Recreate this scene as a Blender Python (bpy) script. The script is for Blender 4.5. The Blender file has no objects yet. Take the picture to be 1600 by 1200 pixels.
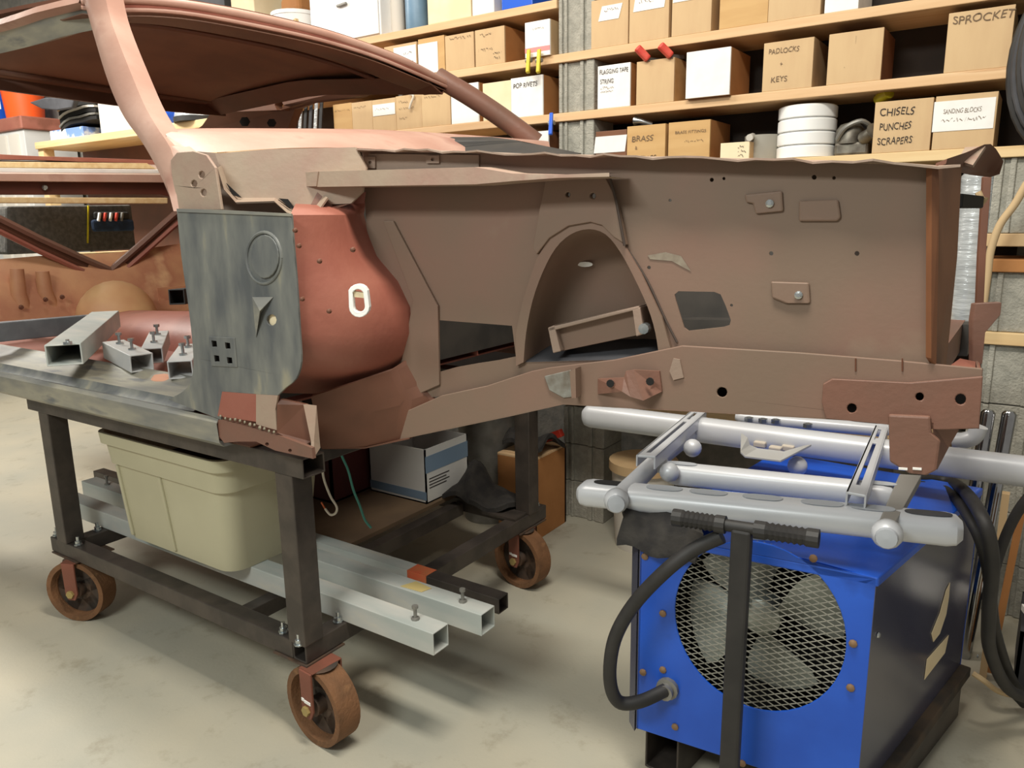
import bpy, math, random
import numpy as np
from mathutils import Vector, Matrix
from mathutils.geometry import tessellate_polygon
random.seed(7)
sc = bpy.context.scene
COL = sc.collection

# ------------------------------------------------------------------ camera
F, CX, CY, H = 1200.0, 800.0, 600.0, 1.45
_d = np.array([90.0, 5600.0, F]); UP = -_d/np.linalg.norm(_d)
_fw = np.array([0, 0, 1.0]); _fw -= _fw.dot(UP)*UP; _fw /= np.linalg.norm(_fw)
_rt = np.cross(_fw, UP); _rt = _rt if _rt[0] > 0 else -_rt
_az = math.radians(55.7)
R = np.array([-math.cos(_az)*_fw+math.sin(_az)*_rt, math.sin(_az)*_fw+math.cos(_az)*_rt, UP])
O = np.array([0, 0, H])
cd = bpy.data.cameras.new('camera'); cam = bpy.data.objects.new('camera', cd); COL.objects.link(cam)
cd.sensor_width = 36; cd.lens = 36*F/1600; cd.clip_start = .02
r_, u_, b_ = R[:, 0], -R[:, 1], -R[:, 2]
cam.matrix_world = Matrix(((r_[0], u_[0], b_[0], 0), (r_[1], u_[1], b_[1], 0), (r_[2], u_[2], b_[2], H), (0, 0, 0, 1)))
sc.camera = cam
# ------------------------------------------------------------------ light
w = bpy.data.worlds.new('world'); sc.world = w; w.use_nodes = True
w.node_tree.nodes['Background'].inputs[0].default_value = (1.0, .95, .86, 1)
w.node_tree.nodes['Background'].inputs[1].default_value = .22
def area(name, loc, target, sx, sy, power, color):
    l = bpy.data.lights.new(name, 'AREA'); l.shape = 'RECTANGLE'; l.size = sx; l.size_y = sy; l.energy = power; l.color = color
    o = bpy.data.objects.new(name, l); COL.objects.link(o); o.location = loc
    o.rotation_euler = (Vector(target)-Vector(loc)).to_track_quat('-Z', 'Y').to_euler()
    return o
area('ceiling_light_bench', (-.5, 1.0, 3.35), (-.5, 1.4, 0), 1.2, .35, 54, (1, .94, .83))
area('ceiling_light_car', (-2.6, 1.75, 3.4), (-2.6, 1.8, 0), 1.4, .4, 34, (1, .93, .82))
area('ceiling_light_door', (-1.2, -1.6, 3.3), (-1.5, 1.2, .3), 1.4, .5, 54, (.95, 1, .95))
area('ceiling_light_rear', (-5.6, 1.7, 3.3), (-5.6, 2.0, 0), 1.6, .5, 95, (1, .96, .88))
vs = sc.view_settings
vs.view_transform = 'Standard'; vs.look = 'None'; vs.gamma = 1; vs.use_curve_mapping = False; vs.exposure = 0.58

# ------------------------------------------------------------------ pixel rays onto planes of the place
def ray(x, y): return R @ (np.array([x-CX, y-CY, F])/F)
def zz(x, y, z): r = ray(x, y); return O+r*((z-H)/r[2])
def yy(x, y, Y): r = ray(x, y); return O+r*(Y/r[1])
def xx(x, y, X): r = ray(x, y); return O+r*(X/r[0])
def pl(x, y, p, n): r = ray(x, y); n = np.array(n, float); return O+r*(n.dot(np.array(p, float)-O)/n.dot(r))
V3 = lambda *a: np.array(a, float)
def unit(v): v = np.array(v, float); return v/np.linalg.norm(v)

# ------------------------------------------------------------------ materials
def lin(c): return tuple(((v/255)/12.92 if v/255 <= .04045 else ((v/255+.055)/1.055)**2.4) for v in c)+(1,)
MATS = {}
def mat(name, c, c2=None, c3=None, rough=.6, metal=0, scale=6, bump=.0, bscale=60, detail=6, stretch=(1, 1, 1), spec=.5, lo=.4, hi=.62):
    if name in MATS: return MATS[name]
    m = bpy.data.materials.new(name); m.use_nodes = True; nt = m.node_tree; N = nt.nodes; L = nt.links
    b = N['Principled BSDF']; b.inputs['Roughness'].default_value = rough; b.inputs['Metallic'].default_value = metal
    b.inputs['Specular IOR Level'].default_value = spec; b.inputs['Base Color'].default_value = lin(c)
    tc = N.new('ShaderNodeTexCoord'); mp = N.new('ShaderNodeMapping'); mp.inputs['Scale'].default_value = stretch
    L.new(tc.outputs['Object'], mp.inputs['Vector'])
    if c2:
        n = N.new('ShaderNodeTexNoise'); n.inputs['Scale'].default_value = scale; n.inputs['Detail'].default_value = detail
        L.new(mp.outputs[0], n.inputs['Vector'])
        cr = N.new('ShaderNodeValToRGB'); e = cr.color_ramp.elements
        e[0].position = lo; e[0].color = lin(c); e[1].position = hi; e[1].color = lin(c2)
        if c3: q = e.new(min(hi+.1, .95)); q.color = lin(c3)
        L.new(n.outputs[0], cr.inputs[0]); L.new(cr.outputs[0], b.inputs['Base Color'])
    if bump:
        n2 = N.new('ShaderNodeTexNoise'); n2.inputs['Scale'].default_value = bscale; n2.inputs['Detail'].default_value = 4
        L.new(mp.outputs[0], n2.inputs['Vector'])
        bp = N.new('ShaderNodeBump'); bp.inputs['Strength'].default_value = bump; bp.inputs['Distance'].default_value = .01
        L.new(n2.outputs[0], bp.inputs['Height']); L.new(bp.outputs[0], b.inputs['Normal'])
    MATS[name] = m; return m
taupe = mat('primer_taupe', (118, 98, 83), (126, 98, 84), (134, 113, 96), rough=.62, scale=3.2, bump=.03, bscale=90)
taupe2 = mat('primer_taupe_light', (138, 120, 106), (150, 126, 112), rough=.6, scale=4, bump=.1)
redox = mat('primer_red', (144, 84, 70), (156, 98, 82), (130, 80, 64), rough=.5, scale=4, bump=.08)
redbrown = mat('primer_red_brown', (120, 84, 70), (110, 82, 69), rough=.5, scale=5, bump=.1)
orangebr = mat('primer_orange_brown', (124, 80, 52), (108, 68, 44), rough=.55, scale=6)
pink = mat('primer_pink', (172, 132, 116), (184, 148, 132), (160, 118, 104), rough=.5, scale=4, bump=.06)
beigep = mat('primer_beige', (160, 142, 124), (156, 126, 112), (172, 156, 138), rough=.55, scale=5, bump=.08)
tanp = mat('primer_tan', (192, 142, 104), (168, 112, 84), (204, 160, 120), rough=.55, scale=4, bump=.1)
darkbr = mat('primer_dark_brown', (104, 64, 46), (92, 58, 42), rough=.6, scale=5)
sanded = mat('sanded_grey', (84, 87, 89), (116, 117, 112), (144, 139, 121), rough=.5, scale=9, stretch=(1.6, 1.6, .5), lo=.36, hi=.6, bump=.05)
sandedlt = mat('sanded_light', (116, 116, 112), (152, 147, 131), (100, 102, 103), rough=.45, scale=8, stretch=(.5, 2, 2))
steel = mat('mill_steel', (66, 60, 56), (82, 74, 68), rough=.45, metal=.35, scale=12, bump=.05)
steelend = mat('cut_steel', (150, 148, 144), rough=.35, metal=.8)
zinc = mat('zinc', (200, 204, 206), (160, 168, 172), rough=.25, metal=.9, scale=40)
rust = mat('rust', (122, 84, 54), (104, 72, 46), (136, 98, 64), rough=.8, scale=14, bump=.3, bscale=120)
rustred = mat('rust_red', (126, 74, 58), (112, 68, 52), rough=.65, scale=10, bump=.1)
darkrust = mat('dark_rust', (62, 54, 48), (86, 64, 48), rough=.7, scale=12)
greentube = mat('pale_green_paint', (166, 172, 168), (184, 184, 178), (194, 190, 178), rough=.5, scale=7, stretch=(.6, 2, 2))
tote_m = mat('tote_plastic', (176, 170, 142), (184, 178, 150), rough=.45, scale=3)
silver = mat('silver_paint', (198, 200, 204), (190, 192, 197), rough=.38, metal=.12, scale=3)
silverpad = mat('silver_pad', (158, 162, 168), rough=.6)
blue = mat('blue_paint', (26, 82, 190), (34, 92, 204), (22, 70, 164), rough=.35, scale=5, bump=.03)
navy = mat('navy_gloss', (66, 68, 88), (78, 78, 94), rough=.2, scale=3)
black = mat('black_rubber', (34, 33, 33), (44, 42, 41), rough=.6, scale=14)
blackcl = mat('black_cloth', (40, 38, 38), (56, 53, 50), rough=.95, scale=20, bump=.4, bscale=40)
dark = mat('dark_grey', (56, 56, 60), (70, 70, 74), rough=.7, scale=8)
meshm = mat('grille_steel', (150, 148, 138), (132, 130, 120), rough=.5, metal=.1, scale=30)
fanm = mat('fan_metal', (168, 172, 164), (144, 148, 138), rough=.4, metal=.35, scale=8)
wood = mat('pine', (210, 172, 128), (220, 186, 144), (196, 154, 110), rough=.65, scale=5, stretch=(.4, 6, 6), bump=.06)
pinelt = mat('pine_light', (224, 196, 148), (212, 178, 128), rough=.65, scale=5, stretch=(.4, 6, 6))
plywood = mat('plywood', (200, 170, 128), (190, 158, 118), (210, 182, 142), rough=.7, scale=5, stretch=(2, 2, .5), bump=.05)
plywood2 = mat('plywood_golden', (200, 162, 108), (190, 150, 96), rough=.7, scale=6, stretch=(.6, 2, 3))
cardb = mat('brown_board', (172, 118, 68), (160, 108, 60), rough=.8, scale=6)
paper = mat('white_paper', (236, 234, 230), (226, 224, 220), rough=.85, scale=10)
cream = mat('cream_card', (234, 218, 184), (226, 206, 168), rough=.85, scale=6)
whitep = mat('white_plastic', (236, 236, 234), rough=.4)
whitebox = mat('white_printed_card', (196, 196, 194), (204, 204, 200), rough=.7, scale=4)
bluegrey = mat('blue_grey_print', (112, 134, 156), rough=.7)
ink = mat('ink', (50, 44, 42), rough=.9)
inkf = mat('ink_faded', (112, 92, 72), rough=.9)
concrete = mat('concrete_block', (150, 148, 138), (168, 165, 154), (136, 134, 126), rough=.92, scale=24, bump=.5, bscale=140)
mortar = mat('mortar', (120, 118, 112), (136, 132, 124), rough=.95, scale=20, bump=.3)
orange = mat('orange_plastic', (236, 92, 34), rough=.4)
bluepl = mat('blue_plastic', (34, 92, 206), rough=.3)
yellow = mat('yellow_plastic', (206, 190, 36), (190, 170, 30), rough=.45, scale=20)
redpl = mat('red_plastic', (206, 66, 54), (222, 98, 80), rough=.45, scale=20)
redtool = mat('red_level', (176, 50, 34), rough=.45)
beigebox = mat('beige_card', (204, 198, 188), rough=.7)
carpet = mat('grey_carpet', (78, 76, 72), (96, 93, 88), rough=.95, scale=40, bump=.3)
foil = mat('plastic_wrap', (178, 182, 184), (206, 210, 212), rough=.2, metal=.2, scale=12, stretch=(1, 1, 5), bump=.4, bscale=18)
chrome = mat('chrome', (190, 192, 194), (150, 150, 152), rough=.12, metal=1, scale=6)
copper = mat('copper', (190, 100, 60), rough=.4, metal=.6)
tealm = mat('teal_wire', (66, 136, 122), rough=.5)
whitew = mat('white_wire', (216, 206, 190), rough=.5)
maroon = mat('maroon_card', (84, 32, 28), (74, 28, 26), rough=.7, scale=5)
galv = mat('galvanised', (128, 126, 120), (146, 144, 138), rough=.5, metal=.5, scale=14)
tanrope = mat('tan_cord', (190, 164, 126), rough=.85)
pinkband = mat('pink_print', (222, 140, 140), rough=.8)
seamm = mat('seam_shadow', (66, 54, 47), rough=.8)
enginebay = mat('bay_shade_and_dark_ledge', (54, 51, 48), (68, 63, 58), rough=.55, scale=6)  # engine bay shade put into the colour; also the dark hinge ledge
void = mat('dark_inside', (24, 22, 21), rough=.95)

# ------------------------------------------------------------------ mesh kit
ORG = {}
def T(v): return tuple(float(a) for a in v)
class M:
    def __init__(s): s.v = []; s.f = []
    def add(s, vs, fs):
        o = len(s.v); s.v += [T(v) for v in vs]; s.f += [tuple(i+o for i in f) for f in fs]; return s
    def box(s, c, size, ax=None):
        c = np.array(c, float); ax = ax or (V3(1, 0, 0), V3(0, 1, 0), V3(0, 0, 1))
        h = [np.array(a, float)*size[i]/2 for i, a in enumerate(ax)]
        vs = [c+sx*h[0]+sy*h[1]+sz*h[2] for sz in (-1, 1) for sy in (-1, 1) for sx in (-1, 1)]
        return s.add(vs, [(0, 2, 3, 1), (4, 5, 7, 6), (0, 1, 5, 4), (2, 6, 7, 3), (0, 4, 6, 2), (1, 3, 7, 5)])
    def bb(s, x0, x1, y0, y1, z0, z1): return s.box(((x0+x1)/2, (y0+y1)/2, (z0+z1)/2), (x1-x0, y1-y0, z1-z0))
    def bar(s, a, b, wd, ht, up=(0, 0, 1)):
        a = np.array(a, float); b = np.array(b, float); d = unit(b-a); sd = unit(np.cross(d, up)); u = np.cross(sd, d)
        return s.box((a+b)/2, (np.linalg.norm(b-a), wd, ht), (d, sd, u))
    def panel(s, outline, vec, holes=()):
        loops = [[np.array(p, float) for p in outline]]+[[np.array(p, float) for p in h] for h in holes]
        vec = np.array(vec, float); flat = [p for l in loops for p in l]; n = len(flat)
        tris = tessellate_polygon([[Vector(T(p)) for p in l] for l in loops])
        fs = [tuple(t) for t in tris]+[tuple(i+n for i in reversed(t)) for t in tris]
        k = 0
        for l in loops:
            m = len(l)
            for i in range(m): j = (i+1) % m; fs.append((k+i, k+j, k+j+n, k+i+n))
            k += m
        return s.add(flat+[p+vec for p in flat], fs)
    def tube(s, pts, r, n=10, cap=True, close=False):
        pts = [np.array(p, float) for p in pts]; m = len(pts); rr = r if hasattr(r, '__len__') else [r]*m
        vs = []; ref = None
        for i in range(m):
            t = unit(pts[min(i+1, m-1)]-pts[max(i-1, 0)])
            if ref is None:
                ref = V3(0, 0, 1) if abs(t[2]) < .9 else V3(1, 0, 0)
            sd = unit(np.cross(t, ref)); u = np.cross(sd, t); ref = u
            vs += [pts[i]+rr[i]*(math.cos(2*math.pi*k/n)*sd+math.sin(2*math.pi*k/n)*u) for k in range(n)]
        fs = [(i*n+k, i*n+(k+1) % n, (i+1)*n+(k+1) % n, (i+1)*n+k) for i in range(m-1) for k in range(n)]
        if cap: fs += [tuple(range(n-1, -1, -1)), tuple((m-1)*n+k for k in range(n))]
        return s.add(vs, fs)
    def lathe(s, c, axis, prof, n=24, cap=True):   # prof: list (h along axis, radius)
        c = np.array(c, float); ax = unit(axis); ref = V3(0, 0, 1) if abs(ax[2]) < .9 else V3(1, 0, 0)
        sd = unit(np.cross(ax, ref)); u = np.cross(ax, sd); vs = []; m = len(prof)
        for h, r in prof: vs += [c+ax*h+r*(math.cos(2*math.pi*k/n)*sd+math.sin(2*math.pi*k/n)*u) for k in range(n)]
        fs = [(i*n+k, i*n+(k+1) % n, (i+1)*n+(k+1) % n, (i+1)*n+k) for i in range(m-1) for k in range(n)]
        if cap and prof[0][1] > 0: fs.append(tuple(range(n-1, -1, -1)))
        if cap and prof[-1][1] > 0: fs.append(tuple((m-1)*n+k for k in range(n)))
        return s.add(vs, fs)
    def grid(s, rows, thick=None):
        m = len(rows); n = len(rows[0]); vs = [p for r in rows for p in r]
        fs = [(i*n+k, i*n+k+1, (i+1)*n+k+1, (i+1)*n+k) for i in range(m-1) for k in range(n-1)]
        if thick is not None:
            N = m*n; vs = vs+[np.array(p, float)+np.array(thick, float) for p in vs]
            fs += [tuple(i+N for i in reversed(f)) for f in fs]
            edge = [k for k in range(n)]+[i*n+n-1 for i in range(1, m)]+[(m-1)*n+k for k in range(n-2, -1, -1)]+[i*n for i in range(m-2, 0, -1)]
            fs += [(edge[i], edge[(i+1) % len(edge)], edge[(i+1) % len(edge)]+N, edge[i]+N) for i in range(len(edge))]
        return s.add(vs, fs)
    def sqtube(s, a, b, wd, ht, t=.006, up=(0, 0, 1)):   # hollow square section, open ends
        a = np.array(a, float); b = np.array(b, float); d = unit(b-a); sd = unit(np.cross(d, up)); u = np.cross(sd, d)
        vs = []
        for p in (a, b):
            for k in (0, t):
                vs += [p+sd*x*(wd/2-k)+u*y*(ht/2-k) for x, y in ((-1, -1), (1, -1), (1, 1), (-1, 1))]
        fs = []
        for i in range(4):
            j = (i+1) % 4
            fs += [(i, j, 8+j, 8+i), (4+j, 4+i, 12+i, 12+j), (j, i, 4+i, 4+j), (8+i, 8+j, 12+j, 12+i)]
        return s.add(vs, fs)
    def make(s, name, m, parent=None, smooth=False, bevel=0, label=None, cat=None, group=None, kind=None, origin=None, seg=2):
        a = np.array(s.v)
        org = np.array(origin, float) if origin is not None else V3((a[:, 0].min()+a[:, 0].max())/2, (a[:, 1].min()+a[:, 1].max())/2, a[:, 2].min())
        me = bpy.data.meshes.new(name); me.from_pydata([T(p) for p in a-org], [], s.f); me.update()
        import bmesh
        bm = bmesh.new(); bm.from_mesh(me); bmesh.ops.recalc_face_normals(bm, faces=bm.faces); bm.to_mesh(me); bm.free()
        if smooth:
            me.polygons.foreach_set('use_smooth', [True]*len(me.polygons)); me.set_sharp_from_angle(angle=math.radians(38))
        me.materials.append(m)
        o = bpy.data.objects.new(name, me); COL.objects.link(o)
        if parent is not None:
            o.parent = parent; o.location = T(org-ORG[parent.name])
        else: o.location = T(org)
        ORG[o.name] = org
        if bevel:
            md = o.modifiers.new('bevel', 'BEVEL'); md.width = bevel; md.segments = seg; md.limit_method = 'ANGLE'; md.angle_limit = math.radians(40)
        tag(o, label, cat, group, kind); return o
def tag(o, label=None, cat=None, group=None, kind=None):
    for k, v in (('label', label), ('category', cat), ('group', group), ('kind', kind)):
        if v: o[k] = v
    return o
def thing(name, loc, label, cat, group=None):
    o = bpy.data.objects.new(name, None); o.empty_display_size = .1; COL.objects.link(o); o.location = T(loc); ORG[o.name] = np.array(loc, float)
    return tag(o, label, cat, group)
def smooth_path(pts, n=6):
    pts = [np.array(p, float) for p in pts]; out = []
    for i in range(len(pts)-1):
        p0 = pts[max(i-1, 0)]; p1 = pts[i]; p2 = pts[i+1]; p3 = pts[min(i+2, len(pts)-1)]
        for k in range(n):
            t = k/n
            out.append(.5*((2*p1)+(-p0+p2)*t+(2*p0-5*p1+4*p2-p3)*t*t+(-p0+3*p1-3*p2+p3)*t**3))
    out.append(pts[-1]); return out
def resample(pts, n):
    pts = [np.array(p, float) for p in pts]; d = [0]
    for i in range(1, len(pts)): d.append(d[-1]+np.linalg.norm(pts[i]-pts[i-1]))
    return [np.array([np.interp(d[-1]*k/(n-1), d, [p[a] for p in pts]) for a in range(3)]) for k in range(n)]
def circ(c, r, e1, e2, n=14, r2=None):
    r2 = r2 or r
    return [np.array(c)+r*math.cos(2*math.pi*k/n)*np.array(e1)+r2*math.sin(2*math.pi*k/n)*np.array(e2) for k in range(n)]
def text(parent, s, p, right, up, size, m=None, shear=.12, width=None, name='lettering'):
    cu = bpy.data.curves.new('t', 'FONT'); cu.body = s; cu.size = 1; cu.extrude = 0; cu.shear = shear; cu.space_line = .9
    o = bpy.data.objects.new('t', cu); COL.objects.link(o)
    dg = bpy.context.evaluated_depsgraph_get(); me0 = bpy.data.meshes.new_from_object(o.evaluated_get(dg))
    co = np.array([v.co[:] for v in me0.vertices])
    co[:, 1] += .05*np.sin(co[:, 0]*3.1+len(s))+.02*np.sin(co[:, 0]*9+1); co[:, 0] += .03*np.sin(co[:, 1]*6+co[:, 0])
    fs = [tuple(p_.vertices) for p_ in me0.polygons]
    bpy.data.objects.remove(o); bpy.data.curves.remove(cu); bpy.data.meshes.remove(me0)
    sx = size if width is None else width/max(co[:, 0].max(), .01)
    right = unit(right); up = unit(up)
    q = M(); q.add([np.array(p)+right*c[0]*sx+up*c[1]*size for c in co], fs)
    return q.make(name, m or ink, parent)

def scribble(parent, p, right, up, size, width, m=None):
    rs = random.Random(int(abs(p[0])*1e4)+int(abs(p[2])*1e4)); q = M(); x = 0.0; z = size*.3; right = unit(right); up = unit(up)
    while x < width:
        nx = x+size*rs.uniform(.12, .3); nz = size*rs.uniform(0, .8)
        if rs.random() > .16:
            a = np.array(p)+right*x+up*z; b = np.array(p)+right*min(nx, width)+up*nz; t = up*size*.06+right*size*.03
            q.add([a-t, b-t, b+t, a+t], [(0, 1, 2, 3)])
        x, z = nx, nz
    return q.make('pencil_marks', m or inkf, parent) if q.v else None
# ------------------------------------------------------------------ the setting
floor_m = bpy.data.materials.new('concrete_floor'); floor_m.use_nodes = True
nt = floor_m.node_tree; N = nt.nodes; L = nt.links; b = N['Principled BSDF']; b.inputs['Roughness'].default_value = .55
tc = N.new('ShaderNodeTexCoord')
n1 = N.new('ShaderNodeTexNoise'); n1.inputs['Scale'].default_value = 1.3; n1.inputs['Detail'].default_value = 5; L.new(tc.outputs['Object'], n1.inputs['Vector'])
c1 = N.new('ShaderNodeValToRGB'); e = c1.color_ramp.elements; e[0].position = .36; e[0].color = lin((166, 163, 149)); e[1].position = .62; e[1].color = lin((184, 176, 156)); L.new(n1.outputs[0], c1.inputs[0])
n2 = N.new('ShaderNodeTexNoise'); n2.inputs['Scale'].default_value = 7; n2.inputs['Detail'].default_value = 9; n2.inputs['Roughness'].default_value = .7; L.new(tc.outputs['Object'], n2.inputs['Vector'])
c2 = N.new('ShaderNodeValToRGB'); e = c2.color_ramp.elements; e[0].position = .26; e[0].color = lin((186, 176, 158)); e[1].position = .44; e[1].color = (1, 1, 1, 1); L.new(n2.outputs[0], c2.inputs[0])
mx = N.new('ShaderNodeMix'); mx.data_type = 'RGBA'; mx.blend_type = 'MULTIPLY'; mx.inputs[0].default_value = .55
L.new(c1.outputs[0], mx.inputs[6]); L.new(c2.outputs[0], mx.inputs[7]); L.new(mx.outputs[2], b.inputs['Base Color'])
n3 = N.new('ShaderNodeTexNoise'); n3.inputs['Scale'].default_value = 90; L.new(tc.outputs['Object'], n3.inputs['Vector'])
bp = N.new('ShaderNodeBump'); bp.inputs['Strength'].default_value = .12; bp.inputs['Distance'].default_value = .004; L.new(n3.outputs[0], bp.inputs['Height']); L.new(bp.outputs[0], b.inputs['Normal'])
M().bb(-10, 3, -3, 3.62, -.1, 0).make('floor', floor_m, kind='structure', label='pale worn concrete workshop floor')
M().bb(-10, 3, 3.5, 3.62, 0, 3.6).make('wall_back', mortar, kind='structure', label='concrete block wall behind the shelves')
wl = M().bb(-10.12, -10, -3, 3.62, 0, 3.6).make('wall_left', mat('wall_paint', (206, 204, 196), rough=.8), kind='structure', label='pale far end wall')
wall = bpy.data.objects['wall_back']
blk = None
for r in range(18):
    for c in range(4):
        x = -.62+c*.4+(.2 if r % 2 else 0); z = .005+r*.198
        if blk is None:
            blk = M().bb(x, x+.39, 3.485, 3.505, z, z+.188).make('block', concrete, wall, bevel=.004)
        else:
            o = blk.copy(); COL.objects.link(o); o.parent = wall; o.location = T(V3(x+.195, 3.495, z)-ORG[wall.name])

# ------------------------------------------------------------------ car body
car = thing('car_body', (-2.6, 2.05, .86), 'stripped rusty primer car body shell raised on the steel cart', 'car body')
AX = unit((1.3, .12, 0)); AN = unit((.12, -1.3, 0)); A0 = V3(-1.4, 1.5, 1.3)       # inner fender plane; AN faces out
def ap(x, y, off=0.0): return pl(x, y, A0+AN*off, AN)
def app(pts, off=0.0): return [ap(x, y, off) for x, y in pts]
def aph(x, y, rx, ry=None, off=0.0, n=12):
    ry = ry or rx
    return [ap(x+rx*math.cos(2*math.pi*k/n), y+ry*math.sin(2*math.pi*k/n), off) for k in range(n)]
arch = [(818, 566), (822, 520), (832, 470), (848, 425), (868, 388), (892, 366), (920, 358), (946, 366), (968, 392), (990, 432), (1012, 480), (1024, 520), (1030, 560)]
archs = [T3 for T3 in smooth_path([(x, y, 0) for x, y in arch], 3)]
archp = [(p[0], p[1]) for p in archs]
win = [(683, 500), (800, 509), (806, 557), (778, 563), (745, 568), (712, 574), (687, 581)]
win2 = [(1060, 455), (1116, 456), (1126, 460), (1134, 478), (1142, 500), (1140, 508), (1130, 511), (1076, 517), (1069, 512), (1056, 470), (1054, 460)]
top = [(566, 238), (620, 236), (700, 238), (760, 240), (830, 243), (900, 244), (1000, 247), (1100, 249), (1200, 252), (1300, 254), (1400, 257), (1460, 262)]
holes = [archp, win, win2]+[[(x+r*math.cos(t*.785), y+r*math.sin(t*.785)) for t in range(8)] for x, y, r in
         ((887, 304, 4), (926, 306, 5), (1112, 281, 3.4), (1131, 279, 2.6), (1272, 277, 4), (1303, 278, 3), (1047, 313, 2.6), (1339, 396, 4), (1205, 396, 3.5), (1014, 418, 3), (1143, 477, 2.4))]
M().panel(app(top+[(1460, 575), (1066, 560), (860, 590), (760, 610), (640, 625), (600, 560), (575, 400)]), -AN*.004, [app(h) for h in holes]).make('fender_apron', taupe, car)
# shock tower: recess behind the arch
rows = []
cen = V3(*ap(922, 500)); n_a = len(archp)
for k, (s, dpt) in enumerate(((1, 0), (.985, .01), (.965, .035), (.94, .065), (.88, .095), (.78, .112), (.5, .122), (.05, .125))):
    row = []
    for x, y in archp:
        xs = 922+(x-922)*s; ys = (566-(566-y)*s) if y < 566 else y
        row.append(ap(xs, ys)-AN*dpt)
    rows.append(row)
st = M().grid(rows).make('shock_tower', taupe, car, smooth=True)
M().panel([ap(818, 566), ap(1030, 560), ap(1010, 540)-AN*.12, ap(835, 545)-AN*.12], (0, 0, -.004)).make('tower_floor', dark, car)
M().panel(aph(915, 413, 12, 4, -.105), AN*.004).make('light_slot', paper, st)
band_o = [(806, 572), (806, 520), (818, 465), (838, 405), (858, 372), (890, 352), (922, 346), (952, 356), (976, 384), (1002, 428), (1034, 496), (1050, 552), (1046, 562)]
M().panel(app(band_o+[(1030, 560)]+archp[::-1], .012), -AN*.012).make('tower_flange', taupe, car, bevel=.002)
M().panel(app([(852, 282), (944, 274), (958, 300), (972, 352), (978, 383), (958, 370), (940, 352), (922, 347), (888, 353), (858, 372), (838, 398), (832, 388), (842, 330)], .018), -AN*.018,
          [app([(x+r*math.cos(t), y+r*math.sin(t)) for t in np.linspace(0, 5.5, 8)], .018) for x, y, r in ((887, 304, 4), (926, 306, 5))]).make('tower_brace', taupe, car, bevel=.002)
M().tube(app([(952, 276), (962, 310), (976, 384)], .019), .003, 6).make('brace_edge', seamm, car)
M().tube(smooth_path(app([(978, 386), (1010, 436), (1040, 500), (1058, 535)], .003), 4), .0025, 6).make('seam', seamm, car)
# control arm mount inside the tower
mq = M(); mo = .03
mq.panel([ap(x, y, -.015) for x, y in ((862, 516), (994, 483), (1002, 523), (872, 550))], -AN*.05)
mq.make('arm_mount', taupe, car, bevel=.004)
mq = M(); mq.panel([ap(x, y, mo*.2) for x, y in ((856, 512), (866, 508), (876, 549), (864, 552))], -AN*.09); mq.panel([ap(x, y, mo*.2) for x, y in ((988, 484), (1000, 480), (1006, 522), (994, 526))], -AN*.09)
mq.panel([ap(x, y, mo*.2) for x, y in ((856, 512), (998, 478), (999, 483), (858, 518))], -AN*.09)
mq.make('mount_ears', taupe2, car, bevel=.002)
M().lathe(ap(1010, 512, .0), AN, [(0, .012), (.02, .012)], 10).make('bolt_head', zinc, car)
# rear stiffener and seam
M().panel(app([(598, 345), (614, 345), (684, 478), (686, 602), (640, 622), (620, 600), (645, 470)], .008), -AN*.008).make('apron_stiffener', taupe, car, bevel=.002)
# pressed plates
for pts, nm in (([(1163, 304), (1222, 298), (1224, 330), (1180, 334), (1176, 318), (1165, 316)], 'stamped_plate'), ([(1204, 440), (1264, 442), (1266, 474), (1226, 474), (1206, 466)], 'stamped_plate'), ([(1248, 314), (1310, 312), (1314, 340), (1308, 346), (1248, 346)], 'stamped_pad')):
    M().panel(app(pts, .007), -AN*.007).make(nm, taupe if nm == 'stamped_plate' else taupe, car, bevel=.004)
for x, y in ((1203, 318), (1248, 461)): M().lathe(ap(x, y, .007), AN, [(0, .008), (.004, .008), (.006, .004)], 10).make('rivet', zinc, car)
# top flange
fl = app(top+[(1500, 262)], 0); zt = resample(smooth_path(fl, 3), 40)
wav = [.004*math.sin(i*1.3)+.003*math.sin(i*2.9) for i in range(40)]
M().grid([[p+V3(0, 0, .004) for p in zt], [p+AN*(.05+wav[i])+V3(0, 0, .002+wav[i]*.6) for i, p in enumerate(zt)]], (0, 0, -.004)).make('top_flange', taupe2, car)
M().panel(app([(575, 240), (748, 242), (748, 262), (575, 268)], .006), -AN*.006).make('upper_rail_plate', taupe2, car, bevel=.002)
for x, y, w_, h_ in ((578, 254, 8, 9), (676, 249, 10, 6)): M().panel(app([(x-w_, y-h_), (x+w_, y-h_), (x+w_, y+h_), (x-w_, y+h_)], .012), -AN*.006, [aph(x, y, 3, 3, .012, 6)]).make('clip_plate', taupe2, car)
# fender support bar
ub = [(436, 273), (500, 268), (742, 261), (800, 271), (870, 273), (952, 270)]
lb = [(952, 276), (870, 278), (800, 283), (742, 288), (500, 292), (436, 292)]
oB = .11
up_ = [ap(x, y, oB) for x, y in ub]; lo_ = [ap(x, y, oB) for x, y in lb[::-1]]
bk = [p-AN*(oB-.002 if i > 0 else .02) for i, p in enumerate(up_)]
M().grid([[p-AN*.09+V3(0, 0, .004) for p in up_], up_, lo_, [p-AN*.09 for p in lo_]]).make('fender_support_bar', beigep, car)
M().panel([ap(418, 274, oB-.004), ap(497, 268, oB+.004), ap(494, 291, oB+.004), ap(434, 292, oB-.004)], -AN*.008).make('bar_end_plate', beigep, car)
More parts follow.
